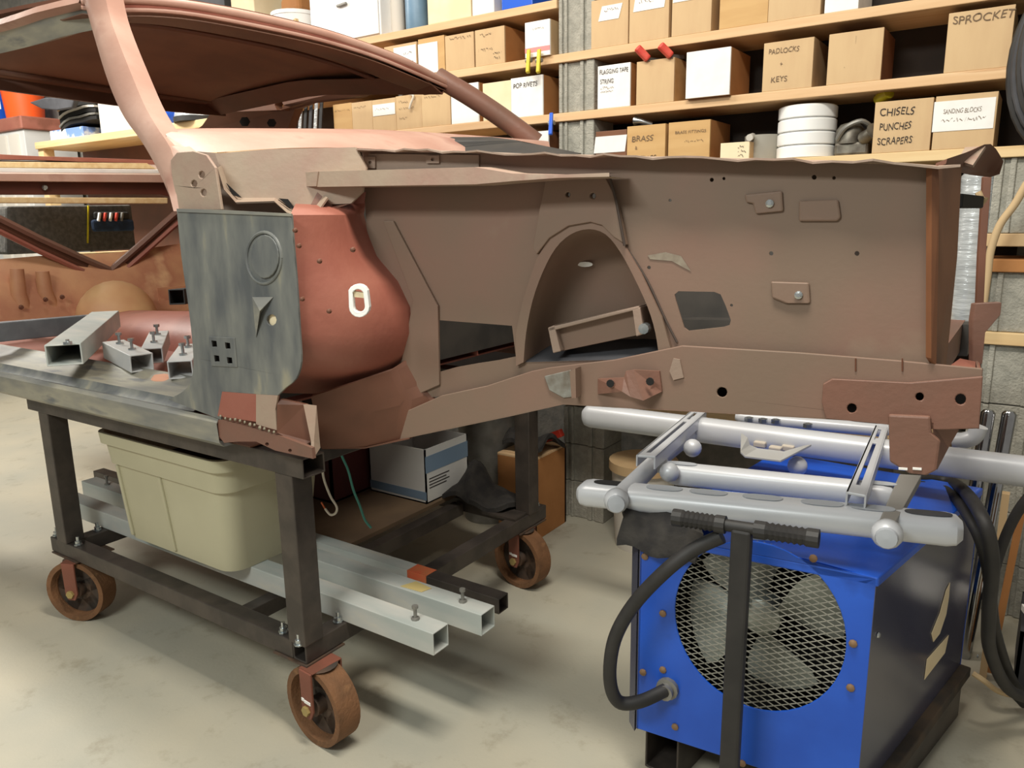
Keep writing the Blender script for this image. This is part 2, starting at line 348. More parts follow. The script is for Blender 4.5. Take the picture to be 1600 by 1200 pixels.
# frame rail
rt_ = [(640, 640), (690, 618), (760, 603), (830, 580), (860, 574), (960, 562), (1066, 540), (1250, 551), (1400, 563), (1536, 576)]
rb = [(1530, 670), (1290, 655), (1040, 641), (960, 637), (880, 632), (800, 650), (690, 673), (600, 692), (560, 701), (500, 702), (500, 690)]
hl = [(1128, 613, 8), (1331, 638, 7.5), (1437, 620, 6.5), (1501, 624, 8.5), (975, 602, 4), (1019, 594, 4)]
M().panel(app(rt_+rb, .02), -AN*.006, [aph(x, y, r, r, .02) for x, y, r in hl[:4]]).make('frame_rail', taupe, car, bevel=.002)
M().panel([ap(x, y, -.03) for x, y in rt_[5:]+rb[:4]], -AN*.004).make('rail_hole_shade', void, car)  # dark sheet stands in for the shade inside the rail holes
M().panel([ap(1531, 577, .014), ap(1527, 668, .014), ap(1527, 668, .014)-AN*.09, ap(1531, 577, .014)-AN*.09], -AX*.004).make('rail_end', redbrown, car)
M().grid([[ap(x, y, .02) for x, y in rb[:9]], [ap(x, y, .02)-AN*.09 for x, y in rb[:9]]], (0, 0, .003)).make('rail_bottom', taupe, car)
M().panel([ap(x, y, .026) for x, y in ((1286, 600), (1300, 592), (1420, 598), (1536, 588), (1530, 670), (1470, 672), (1290, 654), (1284, 630))], -AN*.005, [aph(x, y, r, r, .026) for x, y, r in hl[1:4]]).make('reinforcement_plate', redbrown, car, bevel=.002)
M().panel([ap(x, y, .034) for x, y in ((1388, 648), (1454, 651), (1456, 678), (1470, 690), (1464, 735), (1448, 743), (1420, 740), (1390, 722))], -AN*.014).make('tow_bracket', redbrown, car, bevel=.004)
M().panel([ap(1456, 660, .03), ap(1498, 672, -.03), ap(1482, 700, -.03), ap(1464, 735, .03)], -AN*.01).make('bracket_web', redbrown, car)
for x in (1404, 1426): M().bar(ap(x, 732, .036), ap(x+14, 733, .036), .003, .004).make('bracket_slot', paper, car)
# bump stop plate and weld patch
bq = [[ap(934, 592, .022), ap(975, 590, .05), ap(978, 580, .05), ap(990, 578, .05), ap(1030, 580, .026)], [ap(934, 616, .022), ap(972, 612, .06), ap(985, 620, .06), ap(1005, 626, .06), ap(1034, 612, .026)]]
M().grid(bq, -AN*.006).make('bump_stop_plate', redbrown, car, smooth=False)
for x, y in ((954, 599), (1016, 596)): M().lathe(ap(x, y, .05), AN, [(0, .009), (.003, .009)], 10).make('dark_hole', void, car)
M().panel([ap(x, y, .024) for x, y in ((850, 588), (892, 578), (896, 620), (880, 622), (858, 610))], -AN*.006).make('weld_patch', mat('bare_weld', (150, 150, 144), (110, 100, 88), rough=.45, metal=.4, scale=20), car, bevel=.002)
M().panel([ap(x, y, .05) for x, y in ((890, 580), (899, 576), (900, 622), (893, 622))], -AN*.03).make('weld_tab', taupe, car)
M().panel([ap(x, y, .024) for x, y in ((1046, 580), (1052, 560), (1062, 562), (1068, 590), (1052, 594))], -AN*.005).make('weld_tab', taupe2, car)
M().panel(app([(1012, 399), (1040, 394), (1064, 400), (1080, 424), (1070, 419), (1050, 408), (1016, 405)], .001), AN*.0006).make('scuff', mat('scuffed_primer', (142, 132, 116), (122, 108, 94), rough=.5, scale=30), car)
for x in (1337, 1410): M().tube(app([(x, 560), (x, 580)], .021), .0015, 5).make('seam', darkbr, car)
# radiator support
def ys(pts): return [yy(x, y, Y) for x, y, Y in pts]
M().panel(ys([(1460, 262, 1.60), (1503, 258, 1.86), (1496, 400, 1.84), (1478, 578, 1.80), (1460, 572, 1.60)]), (-.006, 0, 0)).make('radiator_support', orangebr, car, bevel=.002)
M().panel(ys([(1456, 262, 1.585), (1466, 258, 1.6), (1468, 300, 1.6), (1463, 572, 1.6), (1455, 560, 1.585)]), (-.01, .01, 0)).make('support_lip', orangebr, car)
M().grid([smooth_path(ys([(1478, 256, 1.66), (1510, 262, 1.9), (1530, 268, 2.2), (1562, 272, 2.25)]), 3), smooth_path(ys([(1480, 248, 1.66), (1516, 236, 1.9), (1548, 225, 2.1), (1568, 252, 2.25)]), 3)], (-.02, .02, -.006)).make('crumpled_tie_bar', darkbr, car, smooth=True)
M().panel(ys([(1496, 250, 1.85), (1520, 258, 1.85), (1540, 228, 2.05), (1508, 230, 2.05)]), (0, .02, -.004)).make('tie_bar_top', beigep, car)
M().panel(ys([(1537, 276, 2.45), (1550, 276, 2.45), (1542, 380, 2.45), (1533, 576, 2.45), (1522, 576, 2.45), (1529, 400, 2.45)]), (-.006, .01, 0)).make('support_post', darkbr, car, bevel=.002)
M().bar(yy(1496, 314, 1.9), yy(1530, 316, 2.3), .02, .03).make('latch_bar', void, car, bevel=.004)
M().tube(ys([(1528, 300, 2.3), (1534, 312, 2.3), (1540, 308, 2.3), (1528, 324, 2.3)]), .008, 8).make('latch_wire', tanrope, car, smooth=True)
M().panel(ys([(1524, 474, 2.4), (1566, 472, 2.4), (1564, 492, 2.4), (1540, 520, 2.4), (1535, 570, 2.4), (1520, 572, 2.4), (1520, 500, 2.4)]), (-.012, .012, 0)).make('lamp_bracket', redbrown, car, bevel=.003)
M().panel(ys([(1486, 570, 2.0), (1500, 560, 2.1), (1530, 566, 2.2), (1534, 580, 2.0), (1480, 580, 1.9)]), (0, .02, -.006)).make('rail_end_gusset', redox, car)
M().panel([V3(-.16, 1.75, 1.06), V3(-.16, 2.6, 1.06), V3(-.16, 2.6, 1.14), V3(-.16, 1.75, 1.14)], (-.05, 0, 0)).make('lower_crossmember', redbrown, car)
# far side of the engine bay, firewall, coloured dark for the shade inside
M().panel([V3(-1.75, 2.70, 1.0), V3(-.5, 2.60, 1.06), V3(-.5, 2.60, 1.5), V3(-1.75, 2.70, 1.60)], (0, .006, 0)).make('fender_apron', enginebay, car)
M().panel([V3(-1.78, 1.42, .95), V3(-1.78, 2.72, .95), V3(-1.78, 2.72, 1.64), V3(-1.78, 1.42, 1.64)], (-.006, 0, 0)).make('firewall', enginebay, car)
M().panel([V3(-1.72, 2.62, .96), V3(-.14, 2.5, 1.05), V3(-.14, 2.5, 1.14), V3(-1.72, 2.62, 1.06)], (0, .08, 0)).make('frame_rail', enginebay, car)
# red toe board, curving from cowl side to apron
rows = []
for y, xl, xr, Yl in ((300, 470, 572, 1.42), (318, 462, 569, 1.36), (330, 456, 567, 1.27), (336, 455, 566, 1.215), (365, 458, 574, 1.215), (400, 460, 588, 1.215), (440, 463, 622, 1.215), (480, 466, 641, 1.215), (520, 468, 643, 1.215), (552, 469, 634, 1.22), (578, 466, 620, 1.25), (598, 452, 600, 1.30), (614, 440, 570, 1.36)):
    a_ = yy(xl, y, Yl); c_ = ap(xr, y-(6 if y > 560 else 0), .0); bul = .006 if y < 325 else .032 if y < 560 else .03
    rows.append([a_+(c_-a_)*t+V3(.75, -.65, 0)*bul*math.sin(math.pi*min(1, t*1.02)) for t in np.linspace(0, 1, 13)])
tb = M().grid(rows, (.0, .006, 0)).make('toe_board', redox, car, smooth=True)
gr = rows[4][7]
for x, y in ((462, 360), (500, 408), (552, 390), (515, 486), (473, 467), (468, 384)): 
    M().lathe(yy(x, y, 1.2), V3(.3, -1, 0), [(0, .006), (.006, .005), (.008, .002)], 8).make('bolt_hole', darkbr, car)
# white plastic grommet ring
def ringpt(cx, cy, rx, ry, n=20, Y=1.24, rot=-.12):
    out = []
    for k in range(n):
        t = 2*math.pi*k/n; u = rx*math.copysign(abs(math.cos(t))**.8, math.cos(t)); v = ry*math.copysign(abs(math.sin(t))**.7, math.sin(t))
        out.append(yy(cx+u-v*rot, cy+v+u*rot, Y))
    return out
# lower toe board / torque box
M().grid([[ap(640, 560, .0), ap(612, 578, .04), ap(560, 596, .12), ap(486, 620, .2)], [ap(668, 612, .0), ap(632, 625, .03), ap(570, 640, .10), ap(492, 650, .17)], [ap(690, 640, 0), ap(625, 686, .02), ap(560, 700, .06), ap(500, 702, .10)]], (0, .006, .004)).make('torque_box', darkbr, car, smooth=True)
M().grid([[ap(500, 702, .10), ap(570, 701, .055), ap(640, 686, .02)], [ap(500, 702, .10)+V3(0, .3, .02), ap(570, 701, .055)+V3(0, .3, .02), ap(640, 686, .02)+V3(0, .25, .02)]], (0, 0, .004)).make('torque_box_bottom', darkbr, car)
# rocker panel (long sill, profile swept along the car)
prof = [(1.30, .862), (1.215, .862), (1.20, .875), (1.197, .930), (1.207, .942), (1.245, .930), (1.262, .940), (1.268, .952), (1.36, .962), (1.385, .972), (1.41, .978), (1.42, .93)]
rk = lambda x0, x1, pf: M().grid([[V3(x, y, z) for y, z in pf] for x in np.linspace(x0, x1, 14)], (0, 0, -.003))
rk(-4.3, -1.775, prof[:5]).make('rocker_panel', sandedlt, car, smooth=True)
rk(-4.3, -1.95, prof[4:8]).make('sill_step', sanded, car, smooth=True)
rk(-4.3, -2.06, prof[7:]).make('door_sill', sandedlt, car, smooth=True)
M().panel([V3(-4.3, 1.24, .862), V3(-1.7, 1.24, .862), V3(-1.7, 1.45, .862), V3(-4.3, 1.45, .862)], (0, 0, .004)).make('rocker_bottom', darkbr, car)
# grey cowl side panel
CSY = 1.2
cs = lambda pts, Y=CSY: [yy(x, y, Y) for x, y in pts]
grey = smooth_path([(x, y, 0) for x, y in ((276, 328), (283, 400), (293, 470), (300, 530), (302, 570), (297, 598), (284, 613), (262, 624))], 3)
grey = [(p[0], p[1]) for p in grey]+[(345, 656), (347, 612), (400, 616)]+[(434, 618)]+[(p[0], p[1]) for p in smooth_path([(446, 606, 0), (462, 592, 0), (470, 566, 0), (468, 520, 0), (463, 440, 0), (458, 380, 0), (455, 336, 0)], 3)]+[(340, 330)]
sqh = [[(x-4, y-5), (x+4, y-4), (x+5, y+5), (x-3, y+5)] for x, y in ((334, 537), (355, 540), (338, 560), (358, 563))]
M().panel(cs(grey), (0, .006, 0), [cs(q) for q in sqh]+[cs([(424+8*math.cos(t), 500+9*math.sin(t)) for t in np.linspace(0, 5.6, 10)])]).make('cowl_side_panel', sanded, car, bevel=.0015)
M().tube(cs([(413+27*math.cos(t), 403+40*math.sin(t)) for t in np.linspace(0, 2*math.pi, 33)]), .0045, 8, cap=False).make('embossed_ring', sanded, car, smooth=True)
M().panel(cs([(413+22*math.cos(t), 401+34*math.sin(t)) for t in np.linspace(0, 6.0, 20)], 1.194), (0, .006, 0)).make('embossed_disc', sanded, car, bevel=.002)
v = cs([(394, 464), (427, 464), (408, 488), (400, 528)], 1.199); ctr = yy(406, 486, 1.185)
M().add([v[0], v[1], v[2], v[3], ctr], [(0, 1, 4), (1, 2, 4), (2, 3, 4), (3, 0, 4)]).make('dented_flap', sandedlt, car)
M().panel(cs([(412, 488), (436, 488), (437, 513), (412, 513)], 1.209), (0, .002, 0)).make('backing_tab', cream, car)
M().panel(cs([(322, 526), (372, 528), (374, 578), (326, 576)], 1.235), (0, .004, 0)).make('hole_shade_sheet', void, car)  # added dark sheet, painted as the shaded cavity behind the square holes
M().panel(cs([(326, 526), (366, 528), (370, 574), (330, 572)], 1.197), (0, .003, 0), [cs(q, 1.197) for q in sqh]).make('tapping_plate', sanded, car, bevel=.001)
M().panel(cs([(347, 612), (400, 616), (400, 659), (340, 650)], 1.1995), (0, .005, 0)).make('lower_patch', redox, car)
M().panel(cs([(400, 616), (434, 618), (430, 640), (432, 672), (400, 663)], 1.1995), (0, .005, 0)).make('lower_patch', beigep, car)
for i in range(12):
    x = 345+i*7.6; y = 651+i*2.05+random.uniform(-2, 2)
    M().lathe(yy(x, y, 1.195), V3(0, -1, .3), [(0, random.uniform(.003, .006)), (.002, .004), (.004, .001)], 7).make('weld_bead', mat('weld_bead', (146, 138, 118), (112, 102, 88), rough=.5, metal=.4, scale=60), car, smooth=True)
M().panel(cs([(328, 662), (345, 655), (435, 680), (487, 700), (489, 717), (430, 704), (400, 690), (372, 690), (350, 692)], 1.202), (0, .01, 0), [cs([(x+3*math.cos(t), y+3*math.sin(t)) for t in np.linspace(0, 5.5, 8)], 1.202) for x, y in ((417, 694), (453, 704))]).make('pinch_flange', redbrown, car, bevel=.002)
M().panel([yy(432, 632, 1.2), yy(437, 623, 1.21), yy(478, 632, 1.24), yy(487, 690, 1.24), yy(470, 700, 1.22), yy(432, 676, 1.2)], (.0, .01, 0)).make('rocker_end_cap', darkbr, car, bevel=.002)
M().panel([yy(474, 632, 1.23), yy(490, 634, 1.25), yy(496, 700, 1.25), yy(486, 716, 1.22), yy(486, 690, 1.23)], (.004, .006, 0)).make('rocker_end_flange', beigep, car)
# hinge pillar plate and upper cowl side
M().panel([yy(x, y, 1.215) for x, y in ((266, 250), (276, 238), (302, 236), (322, 242), (336, 262), (346, 328), (276, 330), (270, 290))], (0, .008, 0), [[yy(x+5*math.cos(t), y+6*math.sin(t), 1.215) for t in np.linspace(0, 5.5, 8)] for x, y in ((315, 273), (303, 287), (318, 301))]).make('hinge_plate', beigep, car, bevel=.002)
CP0 = V3(-1.80, 1.225, 1.6); CPn = unit((-.30, -.45, 0)); CPn = unit((.30*-1, -.45, 0)) if False else unit((.52, -.85, 0))
cp = lambda pts, o_=0: [pl(x, y, CP0+CPn*o_, CPn) for x, y in pts]
M().panel(cp([(336, 240), (420, 233), (555, 230), (572, 262), (566, 300), (548, 318), (500, 320), (470, 332), (455, 326), (436, 312), (376, 312), (360, 300), (350, 280)]), (0, .006, 0)).make('cowl_side_upper', beigep, car, smooth=True)
M().grid([cp([(346, 258), (356, 290), (372, 309), (430, 309), (452, 326), (470, 333), (492, 322), (505, 306)], .0), cp([(340, 262), (350, 296), (368, 316), (428, 314), (448, 332), (472, 341), (498, 328), (512, 308)], .03)], (0, .003, -.004)).make('drip_lip', beigep, car, smooth=True)
for q in (((354, 286), (378, 309), (364, 305)), ((436, 310), (450, 311), (463, 328), (452, 324))): M().panel(cp(q, .012), CPn*.003).make('dark_gap', void, car)
M().grid([cp([(496, 300), (520, 322), (548, 318)], .0), cp([(478, 334), (498, 345), (512, 330)], .01)]).make('cowl_funnel', redbrown, car, smooth=True)
M().panel(cs([(276, 326), (346, 328), (455, 334), (455, 338), (276, 331)], 1.196), (0, .004, 0)).make('joint_strip', sandedlt, car)
# windscreen pillars
def pillar(left, right, nm, m, dep):
    l = resample(smooth_path(left, 4), 24); r = resample(smooth_path(right, 4), 24); rows = []
    for a_, c_ in zip(l, r):
        rows.append([a_+dep, a_, a_*.6+c_*.4+V3(.004, -.012, 0), c_, c_+dep])
    M().grid(rows, None).make(nm, m, car, smooth=True)
Lp = ys([(120, -30, 1.41), (133, 8, 1.39), (148, 60, 1.36), (168, 125, 1.32), (192, 180, 1.28), (222, 222, 1.245), (248, 268, 1.225), (262, 300, 1.22), (274, 330, 1.215)])
Rp = ys([(160, -30, 1.41), (170, 20, 1.39), (184, 62, 1.36), (205, 115, 1.32), (226, 165, 1.28), (246, 200, 1.245), (268, 234, 1.225), (276, 270, 1.22), (280, 330, 1.215)])
pillar(Lp, Rp, 'windscreen_pillar', pink, V3(-.02, .07, 0))
M().grid([ys([(246, 198, 1.25), (258, 202, 1.28), (274, 204, 1.33)]), ys([(258, 224, 1.232), (270, 226, 1.25), (288, 222, 1.29)]), ys([(268, 248, 1.222), (284, 240, 1.224), (306, 237, 1.25)])], (0, .004, -.002)).make('pillar_foot', beigep, car, smooth=True)
M().panel(cp([(300, 236), (350, 240), (440, 290), (520, 300), (520, 345), (470, 345), (340, 340), (300, 330)], -.035), (0, .006, 0)).make('pillar_filler', taupe2, car)
fa = smooth_path(ys([(684, 120, 2.69), (700, 130, 2.71), (740, 154, 2.78), (790, 188, 2.87), (838, 224, 2.95)]), 4)
M().tube(fa, [.040+.004*i/len(fa) for i in range(len(fa))], 12).make('windscreen_pillar', redbrown, car, smooth=True)
# cowl
ct = resample(smooth_path(ys([(258, 202, 1.29), (272, 203, 1.33), (330, 201, 1.5), (450, 201, 1.8), (600, 203, 2.15), (760, 213, 2.6), (850, 220, 2.95)]), 4), 26)
cb = resample(smooth_path(ys([(270, 236, 1.245), (296, 238, 1.26), (340, 238, 1.30), (430, 232, 1.45), (550, 231, 1.7), (700, 238, 2.2), (860, 232, 2.8)]), 4), 26)
M().grid([ct, [a_*.5+c_*.5+V3(.02, -.02, .01) for a_, c_ in zip(ct, cb)], cb]).make('cowl', pink, car, smooth=True)
M().grid([ct, [p+V3(-.1, .02, .01) for p in ct]], (0, 0, -.004)).make('cowl_top', pink, car, smooth=True)
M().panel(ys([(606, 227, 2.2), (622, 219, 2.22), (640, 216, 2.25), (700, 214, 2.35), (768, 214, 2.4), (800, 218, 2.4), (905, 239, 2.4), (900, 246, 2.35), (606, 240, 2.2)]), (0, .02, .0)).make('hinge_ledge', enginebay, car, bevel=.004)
# roof
hd = resample(smooth_path(ys([(128, 0, 1.40), (165, -4, 1.45), (230, -2, 1.56), (300, 6, 1.68), (400, 24, 1.88), (500, 48, 2.1), (580, 74, 2.3), (640, 98, 2.46), (700, 130, 2.70)]), 4), 30)
hd2 = resample(smooth_path(ys([(128, 14, 1.40), (170, 18, 1.46), (230, 18, 1.56), (300, 24, 1.68), (400, 42, 1.88), (500, 64, 2.1), (580, 88, 2.3), (640, 112, 2.46), (700, 138, 2.70)]), 4), 30)
M().tube([a_*.85+c_*.15 for a_, c_ in zip(hd, hd2)], .014, 10).make('windscreen_header', pink, car, smooth=True)
M().tube([a_*.45+c_*.55+V3(-.006, .004, .0) for a_, c_ in zip(hd, hd2)], .012, 8).make('header_channel', redox, car, smooth=True)
M().tube([a_*.0+c_*1.0+V3(.006, -.004, .002) for a_, c_ in zip(hd, hd2)], .007, 8).make('header_lip', pink, car, smooth=True)
rear = resample(smooth_path([yy(-190, 92, 1.34), yy(0, 121, 1.60), yy(90, 134, 1.80), yy(180, 147, 2.05), yy(270, 158, 2.35), yy(350, 166, 2.70)], 4), 30)
rows = []
for t in np.linspace(0, 1, 14):
    rows.append([a_*(1-t)+c_*t+V3(0, 0, .09*math.sin(math.pi*t)**.8*math.sin(math.pi*(.12+.76*i/29))) for i, (a_, c_) in enumerate(zip(hd, rear))])
M().grid(rows, (0, 0, .012)).make('roof_skin', mat('roof_primer', (128, 84, 62), (112, 72, 54), rough=.6, scale=4), car, smooth=True)
M().grid([[p+V3(0, 0, -.012) for p in hd2], [p+V3(-.13, .0, -.012) for p in hd2], [p+V3(-.2, .0, .012) for p in hd2]], (0, 0, -.003)).make('header_panel', mat('header_primer', (112, 78, 60), (98, 68, 52), rough=.6, scale=4), car, smooth=True)
M().tube([p+V3(-.2, 0, -.005) for p in hd2[2:-5]], .009, 8).make('roof_bow', darkbr, car, smooth=True)
M().tube([p+V3(.05, 0, .012) for p in rear], .012, 8).make('roof_bow', darkbr, car, smooth=True)
M().grid([rear, [p+V3(.01, 0, -.05) for p in rear]], (-.02, 0, 0)).make('rear_header', darkbr, car, smooth=True)
# side rails of the roof
n1_ = [hd[0], *ys([(60, 16, 1.36), (0, 36, 1.34), (-140, 74, 1.33)]), rear[0]]
n1_ = resample(smooth_path(n1_, 4), 16)
M().grid([[p+V3(0, .0, .012) for p in n1_], [p+V3(0, -.012, -.01) for p in n1_], [p+V3(0, .02, -.02) for p in n1_]]).make('drip_rail', pink, car, smooth=True)
M().grid([[p+V3(0, .02, -.015) for p in n1_], [p+V3(0, .06, -.07) for p in n1_], [p+V3(0, .15, -.035) for p in n1_]], (0, .003, .003)).make('side_rail', sandedlt, car, smooth=True)
f1_ = resample([hd[-1], hd[-1]*.5+rear[-1]*.5+V3(0, 0, .05), rear[-1]], 12)
M().grid([f1_, [p+V3(0, -.04, -.05) for p in f1_], [p+V3(0, -.16, -.0) for p in f1_]], (0, .004, .004)).make('side_rail', darkbr, car, smooth=True)
M().panel(ys([(322, 160, 2.72), (380, 148, 2.74), (450, 132, 2.76), (520, 130, 2.78), (600, 128, 2.76), (560, 150, 2.78), (490, 156, 2.8), (462, 168, 2.82), (447, 208, 2.85), (300, 208, 2.8), (316, 196, 2.78), (330, 176, 2.74)]), (0, .05, 0),
          [[yy(x+7*math.cos(t), y+9*math.sin(t), 2.76) for t in np.linspace(0, 5.2, 6)] for x, y in ((436, 164),)]).make('rear_pillar', mat('rear_pillar_primer', (116, 76, 56), (102, 66, 48), rough=.6, scale=4), car)
for x, y, r in ((382, 190, 8), (424, 192, 7)): M().panel([yy(x+r*math.cos(t), y+r*math.sin(t), 2.74) for t in np.linspace(0, 5.2, 6)], (0, .004, 0)).make('dark_hole', void, car)
# floor pan, tunnel, rear seat bulkhead
M().panel([V3(-4.05, 1.42, .93), V3(-1.8, 1.42, .93), V3(-1.8, 2.75, .93), V3(-4.05, 2.75, .93)], (0, 0, -.006)).make('floor_pan', redox, car)
rows = []
for x in np.linspace(-4.05, -1.78, 12):
    t = (x+4.05)/2.27; hh = .10+.13*t**1.5; ww = .20+.10*t
    rows.append([V3(x, 2.08+ww*math.cos(a), .93+hh*math.sin(a)) for a in np.linspace(0, math.pi, 11)])
M().grid(rows).make('transmission_tunnel', redox, car, smooth=True)
M().panel([V3(-2.05, 1.42, .93), V3(-1.78, 1.42, 1.25), V3(-1.78, 2.75, 1.25), V3(-2.05, 2.75, .93)], (0, 0, -.006)).make('toe_board', redox, car)
M().panel([V3(-2.9, 2.74, .93), V3(-1.78, 2.74, .93), V3(-1.78, 2.74, 1.5), V3(-2.2, 2.74, 1.5), V3(-2.3, 2.74, 1.1), V3(-2.9, 2.74, 1.02)], (0, .05, 0)).make('cowl_side_panel', tanp, car)
M().bb(-4.2, -1.8, 2.76, 2.92, .87, 1.0).make('rocker_panel', redbrown, car, bevel=.01)
bx_ = lambda pts, X: [xx(x, y, X) for x, y in pts]
M().grid([bx_([(-60, 408), (0, 405), (60, 400), (120, 398), (170, 396), (230, 388), (300, 378)], -4.1), bx_([(-60, 440), (0, 445), (60, 440), (120, 440), (170, 436), (230, 430), (300, 425)], -4.0), bx_([(-60, 512), (0, 508), (60, 505), (120, 500), (180, 496), (240, 490), (300, 485)], -3.92)], (-.006, 0, 0)).make('rear_bulkhead', tanp, car, smooth=True)
for x0, y0, x1, y1 in ((26, 420, 44, 500), (66, 424, 86, 488)):
    M().tube(bx_([(x0, y0), ((x0+x1)/2-6, (y0+y1)/2), (x1, y1)], -3.98), [.03, .035, .03], 10).make('bulkhead_rib', tanp, car, smooth=True)
c_ = xx(184, 500, -3.86)
rows = [[c_+V3(.16*math.cos(a)*math.cos(b_), .20*math.cos(a)*math.sin(b_), .20*math.sin(a)) for b_ in np.linspace(-math.pi, math.pi, 25)] for a in np.linspace(-.3, 1.57, 9)]
M().grid(rows).make('wheelhouse', mat('primer_sand', (206, 164, 118), (196, 146, 104), rough=.55, scale=4), car, smooth=True)
for x, y in ((97, 464), (71, 468), (33, 480)): M().lathe(xx(x, y, -3.93), (1, 0, 0), [(0, .012), (.012, .008)], 8).make('bolt_head', darkbr, car)
M().panel(bx_([(246, 450), (292, 446), (292, 466), (248, 470)], -3.7), (-.006, 0, 0)).make('belt_anchor', tanp, car)
# package tray beams and the V brace
def xbar(pts, X, dep, nm, m, bev=.002): return M().panel(bx_(pts, X), (-dep, 0, 0)).make(nm, m, car, bevel=bev)
xbar([(-60, 286), (0, 283), (250, 285), (290, 286), (290, 312), (250, 304), (0, 304), (-60, 305)], -4.12, .06, 'tray_beam', mat('maroon_brown', (92, 44, 32), (82, 40, 30), rough=.5, scale=5))
xbar([(-60, 272), (0, 271), (248, 273), (290, 274), (290, 286), (250, 285), (0, 283), (-60, 286)], -4.08, .1, 'tray_edge', pink)
xbar([(-60, 242), (0, 241), (60, 244), (130, 246), (240, 250), (290, 254), (290, 262), (200, 254), (130, 253), (60, 250), (0, 249), (-60, 249)], -4.45, .05, 'tray_rear_flange', redox)
M().panel(bx_([(-60, 249), (300, 256)], -4.5)+[xx(300, 273, -4.1), xx(-60, 271, -4.1)], (0, 0, -.01)).make('package_tray', beigep, car)
for pts in ([(-60, 330), (0, 352), (60, 382), (128, 413), (172, 432)], [(300, 322), (268, 348), (228, 384), (196, 412), (172, 432)]):
    for dy, m_, rr in ((-10, redbrown, .018), (2, darkbr, .02), (10, redox, .014)):
        M().tube([xx(x, y+dy*(1 if pts[0][0] < 0 else .9), -4.05-(0.02 if m_ is darkbr else 0)) for x, y in pts], rr, 6).make('seat_brace', m_, car)
M().lathe(xx(70, 293, -4.11), (1, 0, 0), [(0, .014), (.01, .01)], 8).make('bolt_head', zinc, car)

# white plastic ring hanging on the toe board
rg = thing('plastic_ring', rows[0][0] if False else yy(562, 495, 1.28), 'white oval plastic ring stuck on the red panel', 'ring')
mid = lambda x, y, o_=0: pl(x, y, V3(*yy(560, 470, 1.255))+V3(.53, -.85, 0)*o_, V3(.53, -.85, 0))
def stad(cx, cy, rx, ry, k=16):
    out = []
    for i in range(k):
        t = 2*math.pi*i/k; out.append((cx+rx*math.cos(t)-.10*(ry-rx)*math.copysign(1, math.sin(t))*-1, cy+rx*math.sin(t)+(ry-rx)*math.copysign(1, math.sin(t))))
    return out
M().panel([mid(x, y, .02) for x, y in stad(560, 470, 16, 26)], V3(-.53, .85, 0)*.022, [[mid(x, y, .02) for x, y in stad(560, 470, 9, 18)]]).make('ring', whitep, rg, bevel=.004)
M().panel([mid(x, y, .014) for x, y in ((552, 455), (570, 458), (571, 466), (553, 464))], V3(-.53, .85, 0)*.012).make('bridge', cream, rg)

# ------------------------------------------------------------------ steel cart
cart = thing('steel_cart', (-2.25, 1.87, 0), 'welded steel tube cart on rusty caster wheels under the car', 'cart')
XA, XB, YA, YB = -2.90, -1.60, 1.295, 2.44     # leg centres
TW = .056
for x, y in ((XA, YA), (XB, YA), (XA, YB), (XB, YB)): M().sqtube((x, y, .30), (x, y, .80), .068, .068, .006, up=(0, 1, 0)).make('leg', steel, cart, bevel=.004)
rails = [((XA-.1, YA, .272), (XB-.029, YA, .272)), ((XA-.1, YB, .272), (XB-.04, YB, .272)), ((XB, YA-.028, .2722), (XB, YB+.10, .2722)), ((XA, YA-.028, .2722), (XA, YB+.10, .2722))]
for a_, b_ in rails: M().sqtube(a_, b_, TW, TW, .006).make('bottom_rail', steel, cart, bevel=.004)
M().sqtube((XA-.1, YA, .828), (XB+.085, YA, .828), .076, .056, .005).make('top_rail', steel, cart, bevel=.003)
M().sqtube((XA-.1, YB, .828), (XB+.085, YB, .828), .076, .056, .005).make('top_rail', steel, cart, bevel=.003)
for x in (XA, XB-.02): M().sqtube((x, YA+.05, .828), (x, YB-.04, .828), .076, .056, .005).make('top_rail', steel, cart, bevel=.003)
M().panel([V3(-2.98, 1.25, .8565), V3(-1.72, 1.25, .8565), V3(-1.72, 1.33, .8565), V3(-2.98, 1.33, .8565)], (0, 0, .005)).make('top_shim', darkrust, cart)
M().sqtube((XB-.32, YA+.04, .262), (XB-.32, YB-.04, .262), .05, .05, .005).make('cross_rail', steel, cart, bevel=.003)
M().bb(XB-.14, XB+.02, YB-.12, YB-.03, .30, .31).make('gusset', steel, cart)
M().bb(XB-.11, XB+.034, YA-.034, YA+.11, .2385, .2435).make('caster_plate', darkrust, cart)
M().bb(XA-.09, XA+.09, YA-.034, YA+.11, .2385, .2435).make('caster_plate', darkrust, cart)
M().bb(XB-.08, XB+.034, YB-.1, YB+.09, .2385, .2435).make('caster_plate', darkrust, cart)
M().bb(XA-.1, XA+.07, YB-.1, YB+.09, .2385, .2435).make('caster_plate', darkrust, cart)
def nut(x, y): M().lathe((x, y, .301), (0, 0, 1), [(0, .015), (.004, .015), (.005, .011), (.016, .011), (.017, .006), (.032, .006)], 8).make('nut_and_bolt', zinc, cart, smooth=True)
for x, y in ((XB-.085, YA-.01), (XB+.005, YA-.03), (XB+.005, YA+.115), (XB, YB-.02), (XB, YB+.07), (XA+.075, YA-.01), (XA-.085, YA-.01), (XA, YB+.07), (XA-.0, YA+.10)): nut(x, y)
